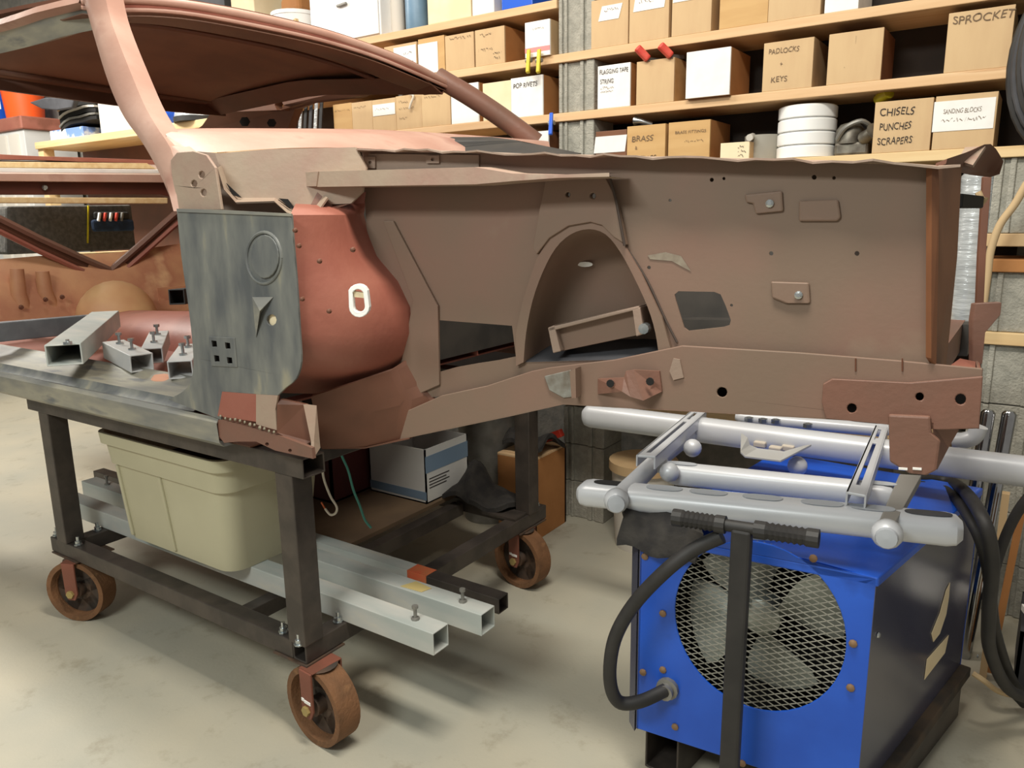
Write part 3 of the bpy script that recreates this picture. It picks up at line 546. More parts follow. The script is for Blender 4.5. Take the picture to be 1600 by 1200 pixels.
def caster(x, y, yaw):
    ax = V3(math.sin(yaw), math.cos(yaw), 0); fd = V3(math.cos(yaw), -math.sin(yaw), 0); c = V3(x, y, .1185); r = .1180
    wh = M(); hw = .037
    wh.lathe(c, ax, [(-hw, r-.018), (-hw, r), (hw, r), (hw, r-.018), (.012, r-.022), (.012, r-.024), (-.012, r-.024), (-.012, r-.022), (-hw, r-.018)], 36, False)
    w_ = wh.make('wheel', rust, cart, smooth=True)
    M().lathe(c, ax, [(-.006, r-.02), (.006, r-.02), (.006, .045), (-.006, .045), (-.006, r-.02)], 28, False).make('wheel_web', darkrust, w_)
    M().lathe(c, ax, [(-.036, .028), (.036, .028)], 16).make('hub', darkrust, w_, smooth=True)
    sp = M()
    for k in range(5):
        t = k*1.2566+.4; d = fd*math.cos(t)+V3(0, 0, 1)*math.sin(t); sp.bar(c+d*.02, c+d*(r-.02), .012, .05, up=T(np.cross(d, ax)))
    sp.make('spokes', darkrust, w_)
    for sgn in (-1, 1):
        p = c+ax*sgn*.048
        fk = M().panel([p+fd*-.026+V3(0, 0, .119), p+fd*.026+V3(0, 0, .119), p+fd*.026+V3(0, 0, .0), p+fd*.014+V3(0, 0, -.025), p-fd*.014+V3(0, 0, -.025), p-fd*.024+V3(0, 0, 0)], ax*sgn*.007).make('fork', rustred, cart, bevel=.002)
        M().lathe(p+ax*sgn*.007, ax*sgn, [(0, .015), (.009, .015)], 6).make('axle_nut', mat('brass_nut', (170, 150, 96), rough=.5, metal=.4), fk)
        if sgn < 0 and abs(yaw) < .15:
            for k, (du, wd_, dz) in enumerate(((-.014, .012, .03), (.006, .028, .027))): M().box(p+ax*sgn*.0085+fd*du+V3(0, 0, dz), (wd_, .002, .010), (fd, ax, V3(0, 0, 1))).make('cast_mark', paper, fk, bevel=.001)
    M().lathe(V3(x, y, .2365), (0, 0, 1), [(0, .05), (.002, .045)], 18).make('swivel', darkrust, cart, smooth=True)
    M().box(c+V3(0, 0, .1195), (.06, .1, .002), (fd, ax, V3(0, 0, 1))).make('fork_crown', rustred, cart)
caster(-1.555, 1.30, .08); caster(-2.86, 1.29, -.42); caster(-1.60, 2.40, .12); caster(-2.88, 2.40, .2)

# things carried by the cart
def steel_tube(x0, x1, y, z, s, m, label, bolts=(), nm='square_tube'):
    t = thing(nm, (x1, y, z-s/2), label, 'tube', 'steel tubes lying across the cart')
    M().sqtube((x0, y, z), (x1, y, z), s, s, .004).make('tube_wall', m, t, bevel=.003)
    for bx in bolts:
        M().lathe((bx, y, z+s/2), (0, 0, 1), [(0, .012), (.006, .012), (.007, .005), (.032, .005), (.034, .009), (.042, .009)], 8).make('bolt', galv, t, smooth=True)
    return t
steel_tube(-3.25, -1.24, 1.455, .334, .066, greentube, 'pale green square tube nearest the front leg, bolt near its open end', (-1.33,))
steel_tube(-3.35, -1.19, 1.605, .334, .066, greentube, 'pale green square tube in the middle with yellow stain and bolt', (-1.28, -3.2))
tt = steel_tube(-3.5, -1.22, 1.725, .325, .05, steel, 'dark narrow square tube, rearmost, with an orange painted band')
M().sqtube((-1.58, 1.725, .325), (-1.50, 1.725, .325), .0525, .0525, .003).make('orange_band', mat('orange_paint', (196, 92, 58), (180, 110, 70), rough=.6, scale=20), tt)
M().sqtube((-3.0, 1.725, .325), (-1.58, 1.725, .325), .0515, .0515, .003).make('painted_length', greentube, tt)
tt = [o for o in bpy.data.objects if o.get('label', '').startswith('pale green square tube in the middle')][0]
M().panel([V3(-1.50, 1.58, .3675), V3(-1.42, 1.585, .3675), V3(-1.41, 1.62, .3675), V3(-1.48, 1.63, .3675)], (0, 0, .001)).make('stain', mat('yellow_stain', (198, 176, 116), rough=.7), tt)
# storage tote
tz0, tz1 = .3685, .755
to = thing('storage_tote', (-2.3, 1.53, tz0), 'beige ribbed plastic storage tote without lid sitting on the tubes', 'tote')
def rrect(x0, x1, y0, y1, z, r, k=5):
    out = []
    for cx, cy, a0 in ((x1-r, y1-r, 0), (x0+r, y1-r, 90), (x0+r, y0+r, 180), (x1-r, y0+r, 270)):
        out += [V3(cx+r*math.cos(math.radians(a0+90*i/k)), cy+r*math.sin(math.radians(a0+90*i/k)), z) for i in range(k+1)]
    return out
def loop(rings, nm, m, par, cap0=True, cap1=False, bevel=0):
    q = M(); n = len(rings[0]); vs = [p for r in rings for p in r]
    fs = [(i*n+k, i*n+(k+1) % n, (i+1)*n+(k+1) % n, (i+1)*n+k) for i in range(len(rings)-1) for k in range(n)]
    if cap0: fs.append(tuple(range(n-1, -1, -1)))
    if cap1: fs.append(tuple((len(rings)-1)*n+k for k in range(n)))
    return q.add(vs, fs).make(nm, m, par, smooth=True, bevel=bevel)
def tr(z, g=0):
    t = (z-tz0)/(tz1-tz0); return rrect(-2.60-.045*t-g, -2.0+.03*t+g, 1.352-.02*t-g, 1.70+.05*t+g, z, .06)
tot = loop([tr(tz0), tr(tz0+.27), tr(tz0+.275, .01), tr(tz1-.04, .012), tr(tz1-.038, .024), tr(tz1, .024), tr(tz1, .012), tr(tz1-.02, 0), tr(tz0+.01, -.006)], 'shell', tote_m, to)
for x in (-2.565, -2.31): M().bar((x+.01, 1.350, tz0+.01), (x-.012, 1.336, tz0+.27), .016, .012, up=(0, -1, 0)).make('rib', tote_m, to, bevel=.004)
M().bar((-1.998, 1.60, tz0+.01), (-1.976, 1.60, tz0+.27), .02, .012, up=(1, 0, 0)).make('rib', tote_m, to, bevel=.004)
tb_ = loop([tr(tz1-.13, -.012), tr(tz1-.129, -.012)], 'rags', blackcl, to, True, True)
tag(tb_, 'dark cloth filling the tote')
# plywood board, boxes, wires
bd = M().bb(-2.9, -1.945, 1.80, 2.56, .302, .318).make('plywood_board', mat('shaded_plywood', (104, 84, 62), (92, 74, 56), rough=.8, scale=6), label='thin plywood sheet laid across the cart rails under the boxes', cat='board')  # plywood colour darkened to carry the shade under the car
wb = thing('cardboard_box', (-2.12, 2.39, .318), 'open white printed cardboard box on the plywood sheet', 'box')
bz = .318; bh = .23
wx0, wx1, wy0, wy1 = -2.28, -1.965, 2.25, 2.53
for q in ((wx0, wx1, wy0, wy0+.006), (wx0, wx1, wy1-.006, wy1), (wx0, wx0+.006, wy0, wy1), (wx1-.006, wx1, wy0, wy1)): M().bb(*q, bz, bz+bh).make('side_wall', whitebox, wb)
M().bb(wx0, wx1, wy0, wy1, bz, bz+.006).make('bottom', whitebox, wb)
M().bb(wx1, wx1+.001, wy0, wy1, bz+.13, bz+.2).make('blue_band', bluegrey, wb)
M().bb(wx0, wx1, wy0-.001, wy0, bz+.015, bz+.05).make('blue_band', bluegrey, wb)
for k in range(4): M().bb(wx1, wx1+.0012, wy0+.02, wy0+.15-.02*(k % 2), bz+.10-.013*k, bz+.104-.013*k).make('print_line', ink, wb)
mb = thing('maroon_box', (-2.5, 2.2, .318), 'dark maroon open box behind the hanging wires', 'box')
for q in ((-2.72, -2.3, 2.05, 2.06), (-2.72, -2.3, 2.44, 2.45), (-2.72, -2.71, 2.05, 2.45), (-2.31, -2.3, 2.05, 2.45)): M().bb(*q, .318, .60).make('side_wall', maroon, mb)
M().bb(-2.72, -2.3, 2.05, 2.45, .318, .326).make('bottom', maroon, mb)
wy = 1.62
wr = thing('white_wire', yy(515, 745, wy), 'white hooked wire hanging below the car shell', 'wire')
M().tube(smooth_path([yy(x, y, wy) for x, y in ((505, 690), (503, 722), (506, 748), (516, 775), (526, 792), (524, 802), (516, 804), (508, 795))], 5), .004, 6).make('insulation', whitew, wr, smooth=True)
M().tube([yy(508, 795, wy), yy(502, 785, wy)], .003, 6).make('copper_tip', copper, wr)
M().tube(smooth_path([yy(x, y, wy) for x, y in ((528, 690), (534, 712), (544, 735), (552, 765), (562, 790), (570, 812), (580, 825))], 5), .004, 6).make('teal_wire', tealm, label='teal wire hanging straight below the car shell', cat='wire', smooth=True)

# behind the cart: steel pail, crate, cloth, level
pc = V3(-2.15, 2.93, 0)
pa = thing('steel_pail', pc, 'grey steel pail full of metal offcuts behind the cart', 'pail')
M().lathe(pc, (0, 0, 1), [(0, .12), (.54, .145), (.545, .15), (.555, .15), (.56, .145), (.55, .138), (.02, .115), (.02, 0)], 28).make('pail_wall', galv, pa, smooth=True)
for i, (dx, dy, tx, ty, m_) in enumerate(((-.05, .02, -.10, .02, galv), (.0, -.03, .07, -.05, whitep), (.03, .02, .12, .04, bluepl), (-.02, -.05, -.07, -.09, zinc), (.05, -.04, .02, -.1, galv))):
    M().bar(pc+V3(dx, dy, .40), pc+V3(tx, ty, .60), .03, .006).make('metal_offcut', m_, label=['bent grey strip', 'white flat strip', 'blue flat strip', 'shiny zinc strip', 'short grey strip'][i]+' poking out of the steel pail', cat='offcut', group='offcuts in the steel pail')
cr = thing('wooden_crate', (-1.9, 2.92, 0), 'golden wooden crate standing on the floor behind the rear caster', 'crate')
cz = .385
for q in ((-1.985, -1.78, 2.78, 2.795), (-1.985, -1.78, 3.045, 3.06), (-1.985, -1.97, 2.78, 3.06), (-1.795, -1.78, 2.78, 3.06)): M().bb(*q, 0, cz).make('side_board', cardb, cr, bevel=.002)
M().bb(-1.985, -1.78, 2.78, 3.06, cz, cz+.012).make('top_board', wood, cr, bevel=.002)
lv = M().bar(yy(828, 694, 2.95), yy(878, 676, 2.95), .03, .035).make('spirit_level', redtool, label='red level tool lying on dark rags beside the block pillar', cat='level', bevel=.003)
rows = []
for i in range(9):
    rows.append([V3(-1.97+i*.027, 2.80+j*.03, .45+.02*math.sin(i*.8+j*.5)+.03*math.sin(j*.7)) for j in range(8)])
M().grid(rows, (0, 0, -.02)).make('dark_rag', blackcl, label='crumpled dark rag on top of the golden crate', cat='rag', smooth=True)
rows = []
for i in range(12):
    t = i/11
    rows.append([V3(-1.95+.01*math.sin(j*1.1+i*.5), 2.33+.2*j/7, .335+.13*math.exp(-((t-.3)/.2)**2)*math.sin(math.pi*(j+.5)/8)+.012*math.sin(i*1.2+j*.9))+V3(.30*t, .015*math.sin(i*.7), 0) for j in range(8)])
M().grid(rows, (0, 0, -.02)).make('dark_rag', blackcl, label='crumpled black cloth heaped on the cart end by the rear leg', cat='rag', smooth=True)
pc2 = V3(-1.36, 3.02, 0)
p2 = thing('plastic_pail', pc2, 'pale plastic pail with a lid, behind the silver rack', 'pail')
M().lathe(pc2, (0, 0, 1), [(0, .12), (.36, .14)], 24).make('pail_wall', beigebox, p2, smooth=True)
M().lathe(pc2, (0, 0, 1), [(.36, .152), (.40, .152), (.402, .13)], 24).make('lid', plywood, p2, smooth=True)

# ------------------------------------------------------------------ welder
W0, W1, W2, W3 = V3(-.735, 1.62, 0), V3(-.212, 1.66, 0), V3(-.065, 2.40, 0), V3(-.64, 2.44, 0)
WX = unit(W1-W0); WN = unit((WX[1], -WX[0], 0)); WS = unit(W2-W1); WSN = unit((WS[1], -WS[0], 0)); zb, zt_ = .16, .70
we = thing('welding_machine', (-.42, 2.0, 0), 'blue welding machine with a round fan grille under the silver rack', 'welder')
wp = lambda x, y, o_=0: pl(x, y, W0+WN*o_, WN)
U = lambda z: V3(0, 0, z)
fc = wp(1181, 980); fr = .192
M().panel([W0+U(zb), W1+U(zb), W1+U(zt_), W0+U(zt_)], -WN*.006, [circ(fc, fr, WX, (0, 0, 1), 44, fr*1.09)]).make('front_panel', blue, we, bevel=.002)
M().panel([W1+U(zb), W2+U(zb), W2+U(zt_-.02), W1+U(zt_-.02)], -WSN*.006).make('side_panel', navy, we)
M().panel([W0+U(zb), W3+U(zb), W3+U(zt_-.02), W0+U(zt_-.02)], WX*.006).make('side_panel', navy, we)
M().panel([W3+U(zb), W2+U(zb), W2+U(zt_), W3+U(zt_)], (0, -.006, 0)).make('rear_panel', blue, we)
M().panel([W0+U(zt_-.02)-WX*.004, W1+U(zt_-.02)+WX*.004, W2+U(zt_-.02)+WX*.004, W3+U(zt_-.02)], (0, 0, .022)).make('lid', blue, we, bevel=.004)
M().panel([W0+U(zb)+WN*-.02, W1+U(zb)-WN*.02, W2+U(zb), W3+U(zb)], (0, 0, .006)).make('base_plate', dark, we)
M().panel([p-WN*.16+U(z) for p, z in ((W0, zb), (W1, zb), (W1, zt_), (W0, zt_))], -WN*.004).make('fan_cavity_shade', void, we)  # near-black sheet paints the shaded cavity behind the fan
M().panel([W0-WX*.004+U(zb-.01), W0-WX*.03+U(zb-.01)+WN*-.03, W0-WX*.03+U(zt_-.03)-WN*.03, W0-WX*.004+U(zt_-.03)], -WN*.02).make('corner_trim', navy, we)
# expanded-metal grille
gm = M(); KE = 1.09
for sgn in (-1, 1):
    d = unit(V3(1, sgn*.42, 0)); nn = V3(-d[1], d[0], 0)
    for k in range(-15, 16):
        t0 = k*.0128; h2 = fr*fr-t0*t0
        if h2 > 0:
            h = math.sqrt(h2); e0, e1_ = nn*t0-d*h, nn*t0+d*h
            f3 = lambda e_: fc+WX*e_[0]+V3(0, 0, e_[1]*KE)-WN*.004
            gm.bar(f3(e0), f3(e1_), .0019, .0016, up=T(WN))
gm.make('fan_grille', meshm, we, kind='stuff')
fh = fc-WN*.07
hub = M().lathe(fh, WN, [(-.03, .045), (.02, .045), (.03, .03)], 20).make('fan_hub', fanm, we, smooth=True)
for k in range(4):
    a0 = k*math.pi/2+.35; rows = []
    for r in np.linspace(.035, .18, 6):
        wd_ = .35+.25*math.sin((r-.03)/.15*math.pi*.75)
        rows.append([fh+WX*r*math.cos(a0+t*wd_)+V3(0, 0, 1.05)*r*math.sin(a0+t*wd_)+WN*.035*t for t in np.linspace(-1, 1, 7)])
    M().grid(rows, WN*.003).make('fan_blade', fanm, we, smooth=True)
for x, y in ((1036, 958), (1036, 1046), (1333, 1005), (1329, 1074), (1271, 872), (1008, 869), (1005, 1050), (1160, 1192), (1055, 1135)):
    M().lathe(wp(x, y), WN, [(0, .009), (.004, .009), (.007, .004)], 8).make('screw', mat('rusty_screw', (140, 112, 84), rough=.6, metal=.4), we, smooth=True)
sp = lambda x, y, o_=.001: pl(x, y, W1+WSN*o_, WSN)
M().panel([sp(x, y) for x, y in ((1478, 922), (1484, 910), (1482, 935), (1478, 960), (1468, 990), (1458, 1003), (1455, 990), (1468, 958))], WSN*.001).make('torn_label', cream, we)
M().panel([sp(x, y) for x, y in ((1448, 1030), (1482, 992), (1476, 1020), (1444, 1062))], WSN*.001).make('torn_label', cream, we)
for x, y in ((1372, 992), (1452, 1145), (1527, 1025), (1536, 946)): M().lathe(sp(x, y), WSN, [(0, .007), (.004, .005)], 8).make('screw', zinc, we)
for a_, b_ in ((W0, W3), (W1-WX*.09, W2-WX*.09)):
    M().sqtube(a_+WX*.05+U(.079)-WN*.06, b_+WX*.05+U(.079), .10, .158, .006).make('skid', steel, we, bevel=.003)
M().bar(W1+U(.145)+WSN*.012, W2+U(.145)+WSN*.012, .03, .03).make('base_rail', mat('dirty_black', (52, 46, 40), (74, 60, 46), rough=.8, scale=14), we, bevel=.003)
# pull handle
hx = wp(1145, 1000, .11); hb = V3(hx[0]+.006, hx[1], .0); htop = wp(1160, 826, .11)
M().bar(hb, htop, .042, .03, up=T(WN)).make('handle_post', black, we, bevel=.006)
g0, g1 = wp(1052, 808, .11), wp(1280, 842, .11)
M().tube([g0, g1], .013, 12).make('handle_bar', black, we, smooth=True)
for t0, t1 in ((0, .38), (.58, 1.0)):
    a_ = g0+(g1-g0)*t0; b_ = g0+(g1-g0)*t1; k = 22
    pp = [a_+(b_-a_)*i/k for i in range(k+1)]; rr = [.0195-(.0035 if (i % 2 and 4 < i < 19) else 0) for i in range(k+1)]
    M().tube(pp, rr, 12).make('handle_grip', black, we)
hz = smooth_path([wp(1128, 838, .10), wp(1085, 858, .11), wp(1040, 892, .13), wp(990, 945, .13), wp(960, 1000, .13), wp(953, 1060, .12), wp(966, 1096, .10), wp(1000, 1096, .07), wp(1040, 1078, .02)], 7)
M().tube(hz, .0165, 12).make('power_cable', black, we, smooth=True)
M().lathe(wp(1044, 1074), WN, [(0, .028), (.012, .028), (.014, .02), (.03, .02)], 12).make('cable_clamp', galv, we, smooth=True)
# dark bag on the corner of the welder
bt = zt_+.004
rows = [[V3(-.78+i*.022+.01*math.sin(j*1.9), 1.585+j*.02+.006*math.sin(i*.9), bt+.02+.03*math.sin(math.pi*min(1, (j+.6)/8))+.006*math.sin(i*1.1+j*.8)-(.045 if j == 0 else 0)) for j in range(9)] for i in range(10)]
M().grid(rows, (0, 0, -.018)).make('cloth_bag', blackcl, label='folded dark cloth bag on the welder corner under the rack', cat='bag', smooth=True)

# ------------------------------------------------------------------ silver folded rack
rk_ = thing('folded_rack', (-.5, 2.0, .702), 'folded silver tube rack with slotted arms lying on the blue welder', 'rack')
def flatoval(a, b, wd, ht, nm, m=silver, n=16):
    d = unit(b-a); sd = unit(np.cross(d, (0, 0, 1))); u = np.cross(sd, d); rings = []
    for p, s in ((a, .55), (a+d*.012, .9), (a+d*.03, 1), (b-d*.03, 1), (b-d*.012, .9), (b, .55)):
        rings.append([p+s*(sd*wd/2*math.copysign(abs(math.cos(t))**.7, math.cos(t))+u*ht/2*math.copysign(abs(math.sin(t))**.7, math.sin(t))) for t in np.linspace(0, 2*math.pi, n, endpoint=False)])
    return loop(rings, nm, m, rk_, True, True), d, sd, u
t1a, t1b = zz(906, 768, 0.760), zz(1504, 829, 0.800)
t1, d1, s1_, u1 = flatoval(t1a, t1b, .094, .062, 'main_tube')
L1 = np.linalg.norm(t1b-t1a)
def oval(par, c, d, s_, u, L_, W_, m, nm, h=.0012):
    return M().panel([c+d*L_*math.copysign(abs(math.cos(t))**.6, math.cos(t))+s_*W_*math.copysign(abs(math.sin(t))**.9, math.sin(t)) for t in np.linspace(0, 2*math.pi, 20, endpoint=False)], u*h).make(nm, m, par)
for f_ in (.10, .925): oval(t1, t1a+d1*L1*f_+u1*.0312, d1, s1_, u1, .045, .016, void if f_ < .5 else dark, 'slot')
for f_ in (.26, .385, .53, .68, .80): oval(t1, t1a+d1*L1*f_+u1*.0312, d1, s1_, u1, .045, .018, silverpad, 'grip_pad')
t2a, t2b = zz(1040, 738, 0.780), zz(1400, 776, 0.795)
t2, d2, s2_, u2 = flatoval(t2a, t2b, .06, .058, 'main_tube')
for f_ in (.08, .93): oval(t2, t2a+d2*np.linalg.norm(t2b-t2a)*f_+u2*.0292, d2, s2_, u2, .04, .014, silverpad, 'grip_pad')
t3a, t3b = zz(913, 648, 0.805), zz(1720, 752, 0.815)
t3, d3, s3_, u3 = flatoval(t3a, t3b, .075, .075, 'main_tube')
t4a, t4b = zz(1150, 650, 0.825), zz(1392, 672, 0.825)
t4, d4, s4_, u4 = flatoval(t4a, t4b, .07, .04, 'main_tube')
for f_ in (.3, .55, .85): oval(t4, t4a+d4*np.linalg.norm(t4b-t4a)*f_+u4*.0202, d4, s4_, u4, .05, .016, silverpad, 'grip_pad')
def balljoint(p, r=.031): M().lathe(p, (0, 0, 1), [(r*math.sin(a), max(r*math.cos(a), .0005)) for a in np.linspace(-1.57, 1.57, 9)], 16).make('ball_joint', silver, rk_, smooth=True)
e1, e2 = zz(963, 782, 0.775), zz(1386, 834, 0.810)
for p in (e1, e2): balljoint(p); M().lathe(p-s1_*-.0, unit(O-p)*V3(1, 1, .2), [(.028, .022), (.036, .02), (.038, .001)], 14).make('joint_cap', silverpad, rk_, smooth=True)
for p in (zz(1046, 738, 0.795), zz(1030, 724, 0.795), zz(1246, 728, 0.790), zz(1082, 700, 0.805)): balljoint(p, .026)
M().tube([e1, zz(1022, 724, 0.785), zz(1100, 662, 0.800)], [.026, .024, .024], 12).make('cross_tube', silver, rk_, smooth=True)
M().panel([zz(1372, 815, 0.825), zz(1398, 818, 0.825), zz(1440, 742, 0.825), zz(1405, 740, 0.825)], (0, 0, -.02)).make('cross_bar', mat('dull_silver', (150, 148, 144), rough=.5, metal=.4), rk_, bevel=.004)
def slotarm(q, zc, sl):
    a_, b_, c_, d_ = [zz(x, y, zc) for x, y in q]
    def lerp(u, v): return (a_*(1-u)+b_*u)*(1-v)+(d_*(1-u)+c_*u)*v
    M().panel([a_, b_, c_, d_], (0, 0, -.006), [[lerp(.32, sl[0]), lerp(.55, sl[0]), lerp(.55, sl[1]), lerp(.32, sl[1])], [lerp(.32, sl[1]+.05), lerp(.55, sl[1]+.05), lerp(.55, .95), lerp(.32, .95)]]).make('slotted_arm', silver, rk_, bevel=.0015)
    M().panel([b_, c_, c_+V3(0, 0, -.035), b_+V3(0, 0, -.035)], (-.004, 0, 0)).make('arm_flange', silver, rk_)
    M().panel([a_, d_, d_+V3(0, 0, -.03), a_+V3(0, 0, -.03)], (.004, 0, 0)).make('arm_flange', silver, rk_)
slotarm(((994, 711), (1024, 713), (1104, 642), (1082, 640)), .853, (.06, .72))
slotarm(((1322, 768), (1354, 774), (1388, 668), (1368, 664)), .853, (.1, .7))
M().grid([[zz(1158, 676, 0.855), zz(1157, 705, 0.835), zz(1164, 712, 0.825), zz(1220, 719, 0.825), zz(1268, 694, 0.855)], [zz(1168, 684, 0.845), zz(1172, 695, 0.825), zz(1184, 700, 0.815), zz(1225, 705, 0.815), zz(1256, 696, 0.845)]], (0, 0, -.006)).make('bent_tray', mat('worn_silver', (190, 190, 188), rough=.4, metal=.3), rk_, bevel=.001)
for x, y in ((1188, 694), (1212, 702), (1232, 700)): M().box(zz(x, y, .80), (.035, .025, .018)).make('clamp_jaw', mat('dull_putty', (186, 176, 162), rough=.7), rk_, bevel=.004)
for x, y in ((1170, 658), (1192, 660), (1212, 661), (1262, 668)): M().lathe(zz(x, y, .825), (0, 0, 1), [(0, .014), (.012, .014), (.014, .006)], 6).make('wing_bolt', zinc, rk_)

# ------------------------------------------------------------------ clutter at right
M().tube(smooth_path([zz(1436, 748, .70), zz(1490, 755, .70), yy(1530, 800, 2.0), yy(1550, 870, 1.98), yy(1545, 960, 2.05), yy(1548, 1020, 2.15), yy(1580, 1080, 2.3), yy(1640, 1095, 2.4)], 7), .016, 10).make('welding_lead', black, label='thick black welding lead curving down past the welder, outer one', cat='cable', smooth=True)
M().tube(smooth_path([zz(1430, 758, .69), zz(1480, 768, .69), yy(1518, 815, 2.05), yy(1542, 880, 2.05), yy(1556, 990, 2.2), yy(1590, 1075, 2.4), yy(1640, 1085, 2.5)], 7), .014, 10).make('welding_lead', black, label='thinner black welding lead looping inside the outer one', cat='cable', smooth=True)
M().tube(smooth_path([yy(1640, 740, 2.45), yy(1590, 800, 2.45), yy(1560, 870, 2.45), yy(1550, 930, 2.4), yy(1556, 1040, 2.4), yy(1600, 1100, 2.5)], 6), .014, 10).make('welding_lead', black, label='black lead rising to the right edge behind the white tube', cat='cable', smooth=True)
for i, (x, y, x2, y2, lb) in enumerate(((1545, 640, 1525, 760, 'chrome rod nearest the red rail end, standing upright'), (1578, 642, 1556, 760, 'chrome rod farther from the red rail end, standing upright'))):
    a_ = yy(x, y, 2.75); dd = unit(yy(x2, y2, 2.75)-a_); M().tube([a_, a_+dd*.01, a_+dd*(a_[2]/-dd[2])], [.012, .02, .02], 12).make('chrome_rod', chrome, label=lb, cat='rod', group='chrome rods behind the welder', smooth=True)
M().bar(yy(1572, 770, 2.65), (lambda a, b: a+(b-a)*(a[2]/(a[2]-b[2])))(yy(1572, 770, 2.65), yy(1548, 960, 2.65)), .03, .02).make('wooden_stick', plywood, label='tan wooden stick leaning behind the black leads', cat='stick')
M().bar(yy(1600, 780, 2.7), (lambda a, b: a+(b-a)*(a[2]/(a[2]-b[2])))(yy(1600, 780, 2.7), yy(1570, 930, 2.7)), .028, .02).make('wooden_stick', cardb, label='brown wooden stick at the right edge behind the leads', cat='stick')
M().tube(smooth_path([yy(1488, 688, 2.33), yy(1506, 688, 2.33), yy(1522, 682, 2.33), yy(1530, 666, 2.33)], 5), .022, 10).make('tube_end', silver, rk_, smooth=True)
M().tube([yy(1500, 690, 2.33), yy(1496, 724, 2.33)], .018, 10).make('tube_stem', silver, rk_, smooth=True)
lb_ = thing('scrap_box', zz(1600, 1085, 0), 'low grey box with white papers at the right edge behind the leads', 'box')
ax_ = zz(1600, 1085, 0)
for q in ((0, .5, 0, .01), (0, .5, .3, .31), (0, .01, 0, .31), (.49, .5, 0, .31)): M().bb(ax_[0]-.03+q[0], ax_[0]-.03+q[1], ax_[1]+q[2], ax_[1]+q[3], 0, .20).make('side_wall', dark, lb_)
M().bb(ax_[0]-.03, ax_[0]+.47, ax_[1], ax_[1]+.31, 0, .008).make('bottom', dark, lb_)
M().box(ax_+V3(.14, .1, .215), (.3, .2, .02), (unit((1, .3, 0)), unit((-.3, 1, 0)), V3(0, 0, 1))).make('paper_stack', paper, label='white paper stack on the low grey box by the leads', cat='paper')
M().tube(smooth_path([yy(1520, 1052, 2.3), yy(1538, 1064, 2.3), yy(1560, 1080, 2.35), yy(1590, 1088, 2.4)], 5), .008, 8).make('brown_cord', tanrope, label='tan cord lying beneath the black leads', cat='cord', smooth=True)
M().tube(smooth_path([V3(.22, 3.11, 1.664), V3(.16, 3.08, 1.655), V3(.07, 3.03, 1.60), yy(1620, 270, 3.0), yy(1585, 320, 3.0), yy(1562, 352, 3.0), yy(1548, 392, 3.0), yy(1543, 430, 3.0), yy(1536, 480, 3.0)], 5), .012, 10).make('tan_cord', tanrope, label='tan cord hanging in front of the right block pillar', cat='cord', smooth=True)
fa_ = yy(1508, 480, 3.18)
M().lathe(V3(fa_[0]-.0, 3.18, 1.0415), (0, 0, 1), [(0, .05), (.01, .055), (.14, .052), (.27, .056), (.40, .052), (.53, .055), (.56, .03)], 20).make('wrapped_roll', foil, label='plastic wrapped silver roll standing behind the radiator opening', cat='roll', smooth=True)

# ------------------------------------------------------------------ block and board shelving
SY = 3.12; LV = [2.386, 2.16, 1.912, 1.662]; BT = .036; DP = .29
wordz = ['topmost', 'second', 'third', 'fourth']
def board(x0, x1, z, label, m=wood, t=BT): return M().bb(x0, x1, SY, SY+DP, z-t, z).make('shelf_board', m, label=label, cat='shelf', group='wooden shelf boards', bevel=.003)
board(-4.6, -1.86, LV[0], 'highest wooden shelf board, ending at the block pillar')
board(-4.6, .4, LV[1], 'long wooden shelf board just under the top row of boxes')
board(-4.6, -.085, LV[2], 'long wooden shelf board carrying the Padlocks and Pop Rivets boxes', wood)
board(-4.6, .4, LV[3], 'pale wooden shelf board carrying the chisel box and white tubs', pinelt)
board(-.16, .4, 1.377, 'greyish wooden board below the chisel shelf by right pillar', plywood, .043)
board(-.16, .4, 1.291, 'orange brown wooden board under the greyish one', cardb, .043)
board(-.9, .4, 1.041, 'lowest pale wooden board crossing the right block pillar', pinelt, .043)
board(-1.9, -.2, .62, 'low plank shelf behind the silver rack', plywood, .04)
def block(x0, x1, z0, z1, label, y0=SY+.012):
    t = thing('concrete_block', ((x0+x1)/2, y0+.1, z0), label, 'block', 'concrete blocks holding up the shelves')
    wv = x1-x0
    M().bb(x0, x1, y0+.012, y0+.19, z0, z1).make('block_core', concrete, t, bevel=.003)
    for a_, b_ in ((0, .10), (.17, .24), (.60, .70), (.78, 1.0)): M().bb(x0+wv*a_, x0+wv*b_, y0, y0+.02, z0, z1).make('block_rib', concrete, t, bevel=.004)
for (z0, z1, wds) in ((LV[1], LV[1]+.226, 'at the top'), (LV[2], LV[1]-BT, 'between the second and third boards'), (LV[3], LV[2]-BT, 'between the third and fourth boards')):
    block(-1.858, -1.68, z0+.001, z1-.001, 'grey concrete block of the middle pillar, '+wds)
for i in range(3): block(-1.835, -1.615, .001+i*.188, .186+i*.188, 'grey concrete block of the middle pillar, '+['on the floor', 'second above the floor', 'third above the floor'][i])
block(-1.858, -1.655, .622, LV[3]-BT-.001, 'tall grey stretch of the middle block pillar behind the fender')
for z0, z1, wds in ((LV[1], 2.6, 'above the top box row'), (LV[2]-.0, LV[1]-BT, 'beside the sprocket box'), (LV[3], LV[2]-.002, 'beside the sanding block box'), (1.377, LV[3]-BT, 'just under the chisel shelf'), (1.041, 1.248, 'under the orange brown board'), (.785, .997, 'under the lowest pale board'), (.59, .783, 'lower down by the chrome rods')):
    block(-.155 if z0 < 1.6 else -.06, .10, z0+.001, z1-.001, 'grey concrete block of the right pillar, '+wds)
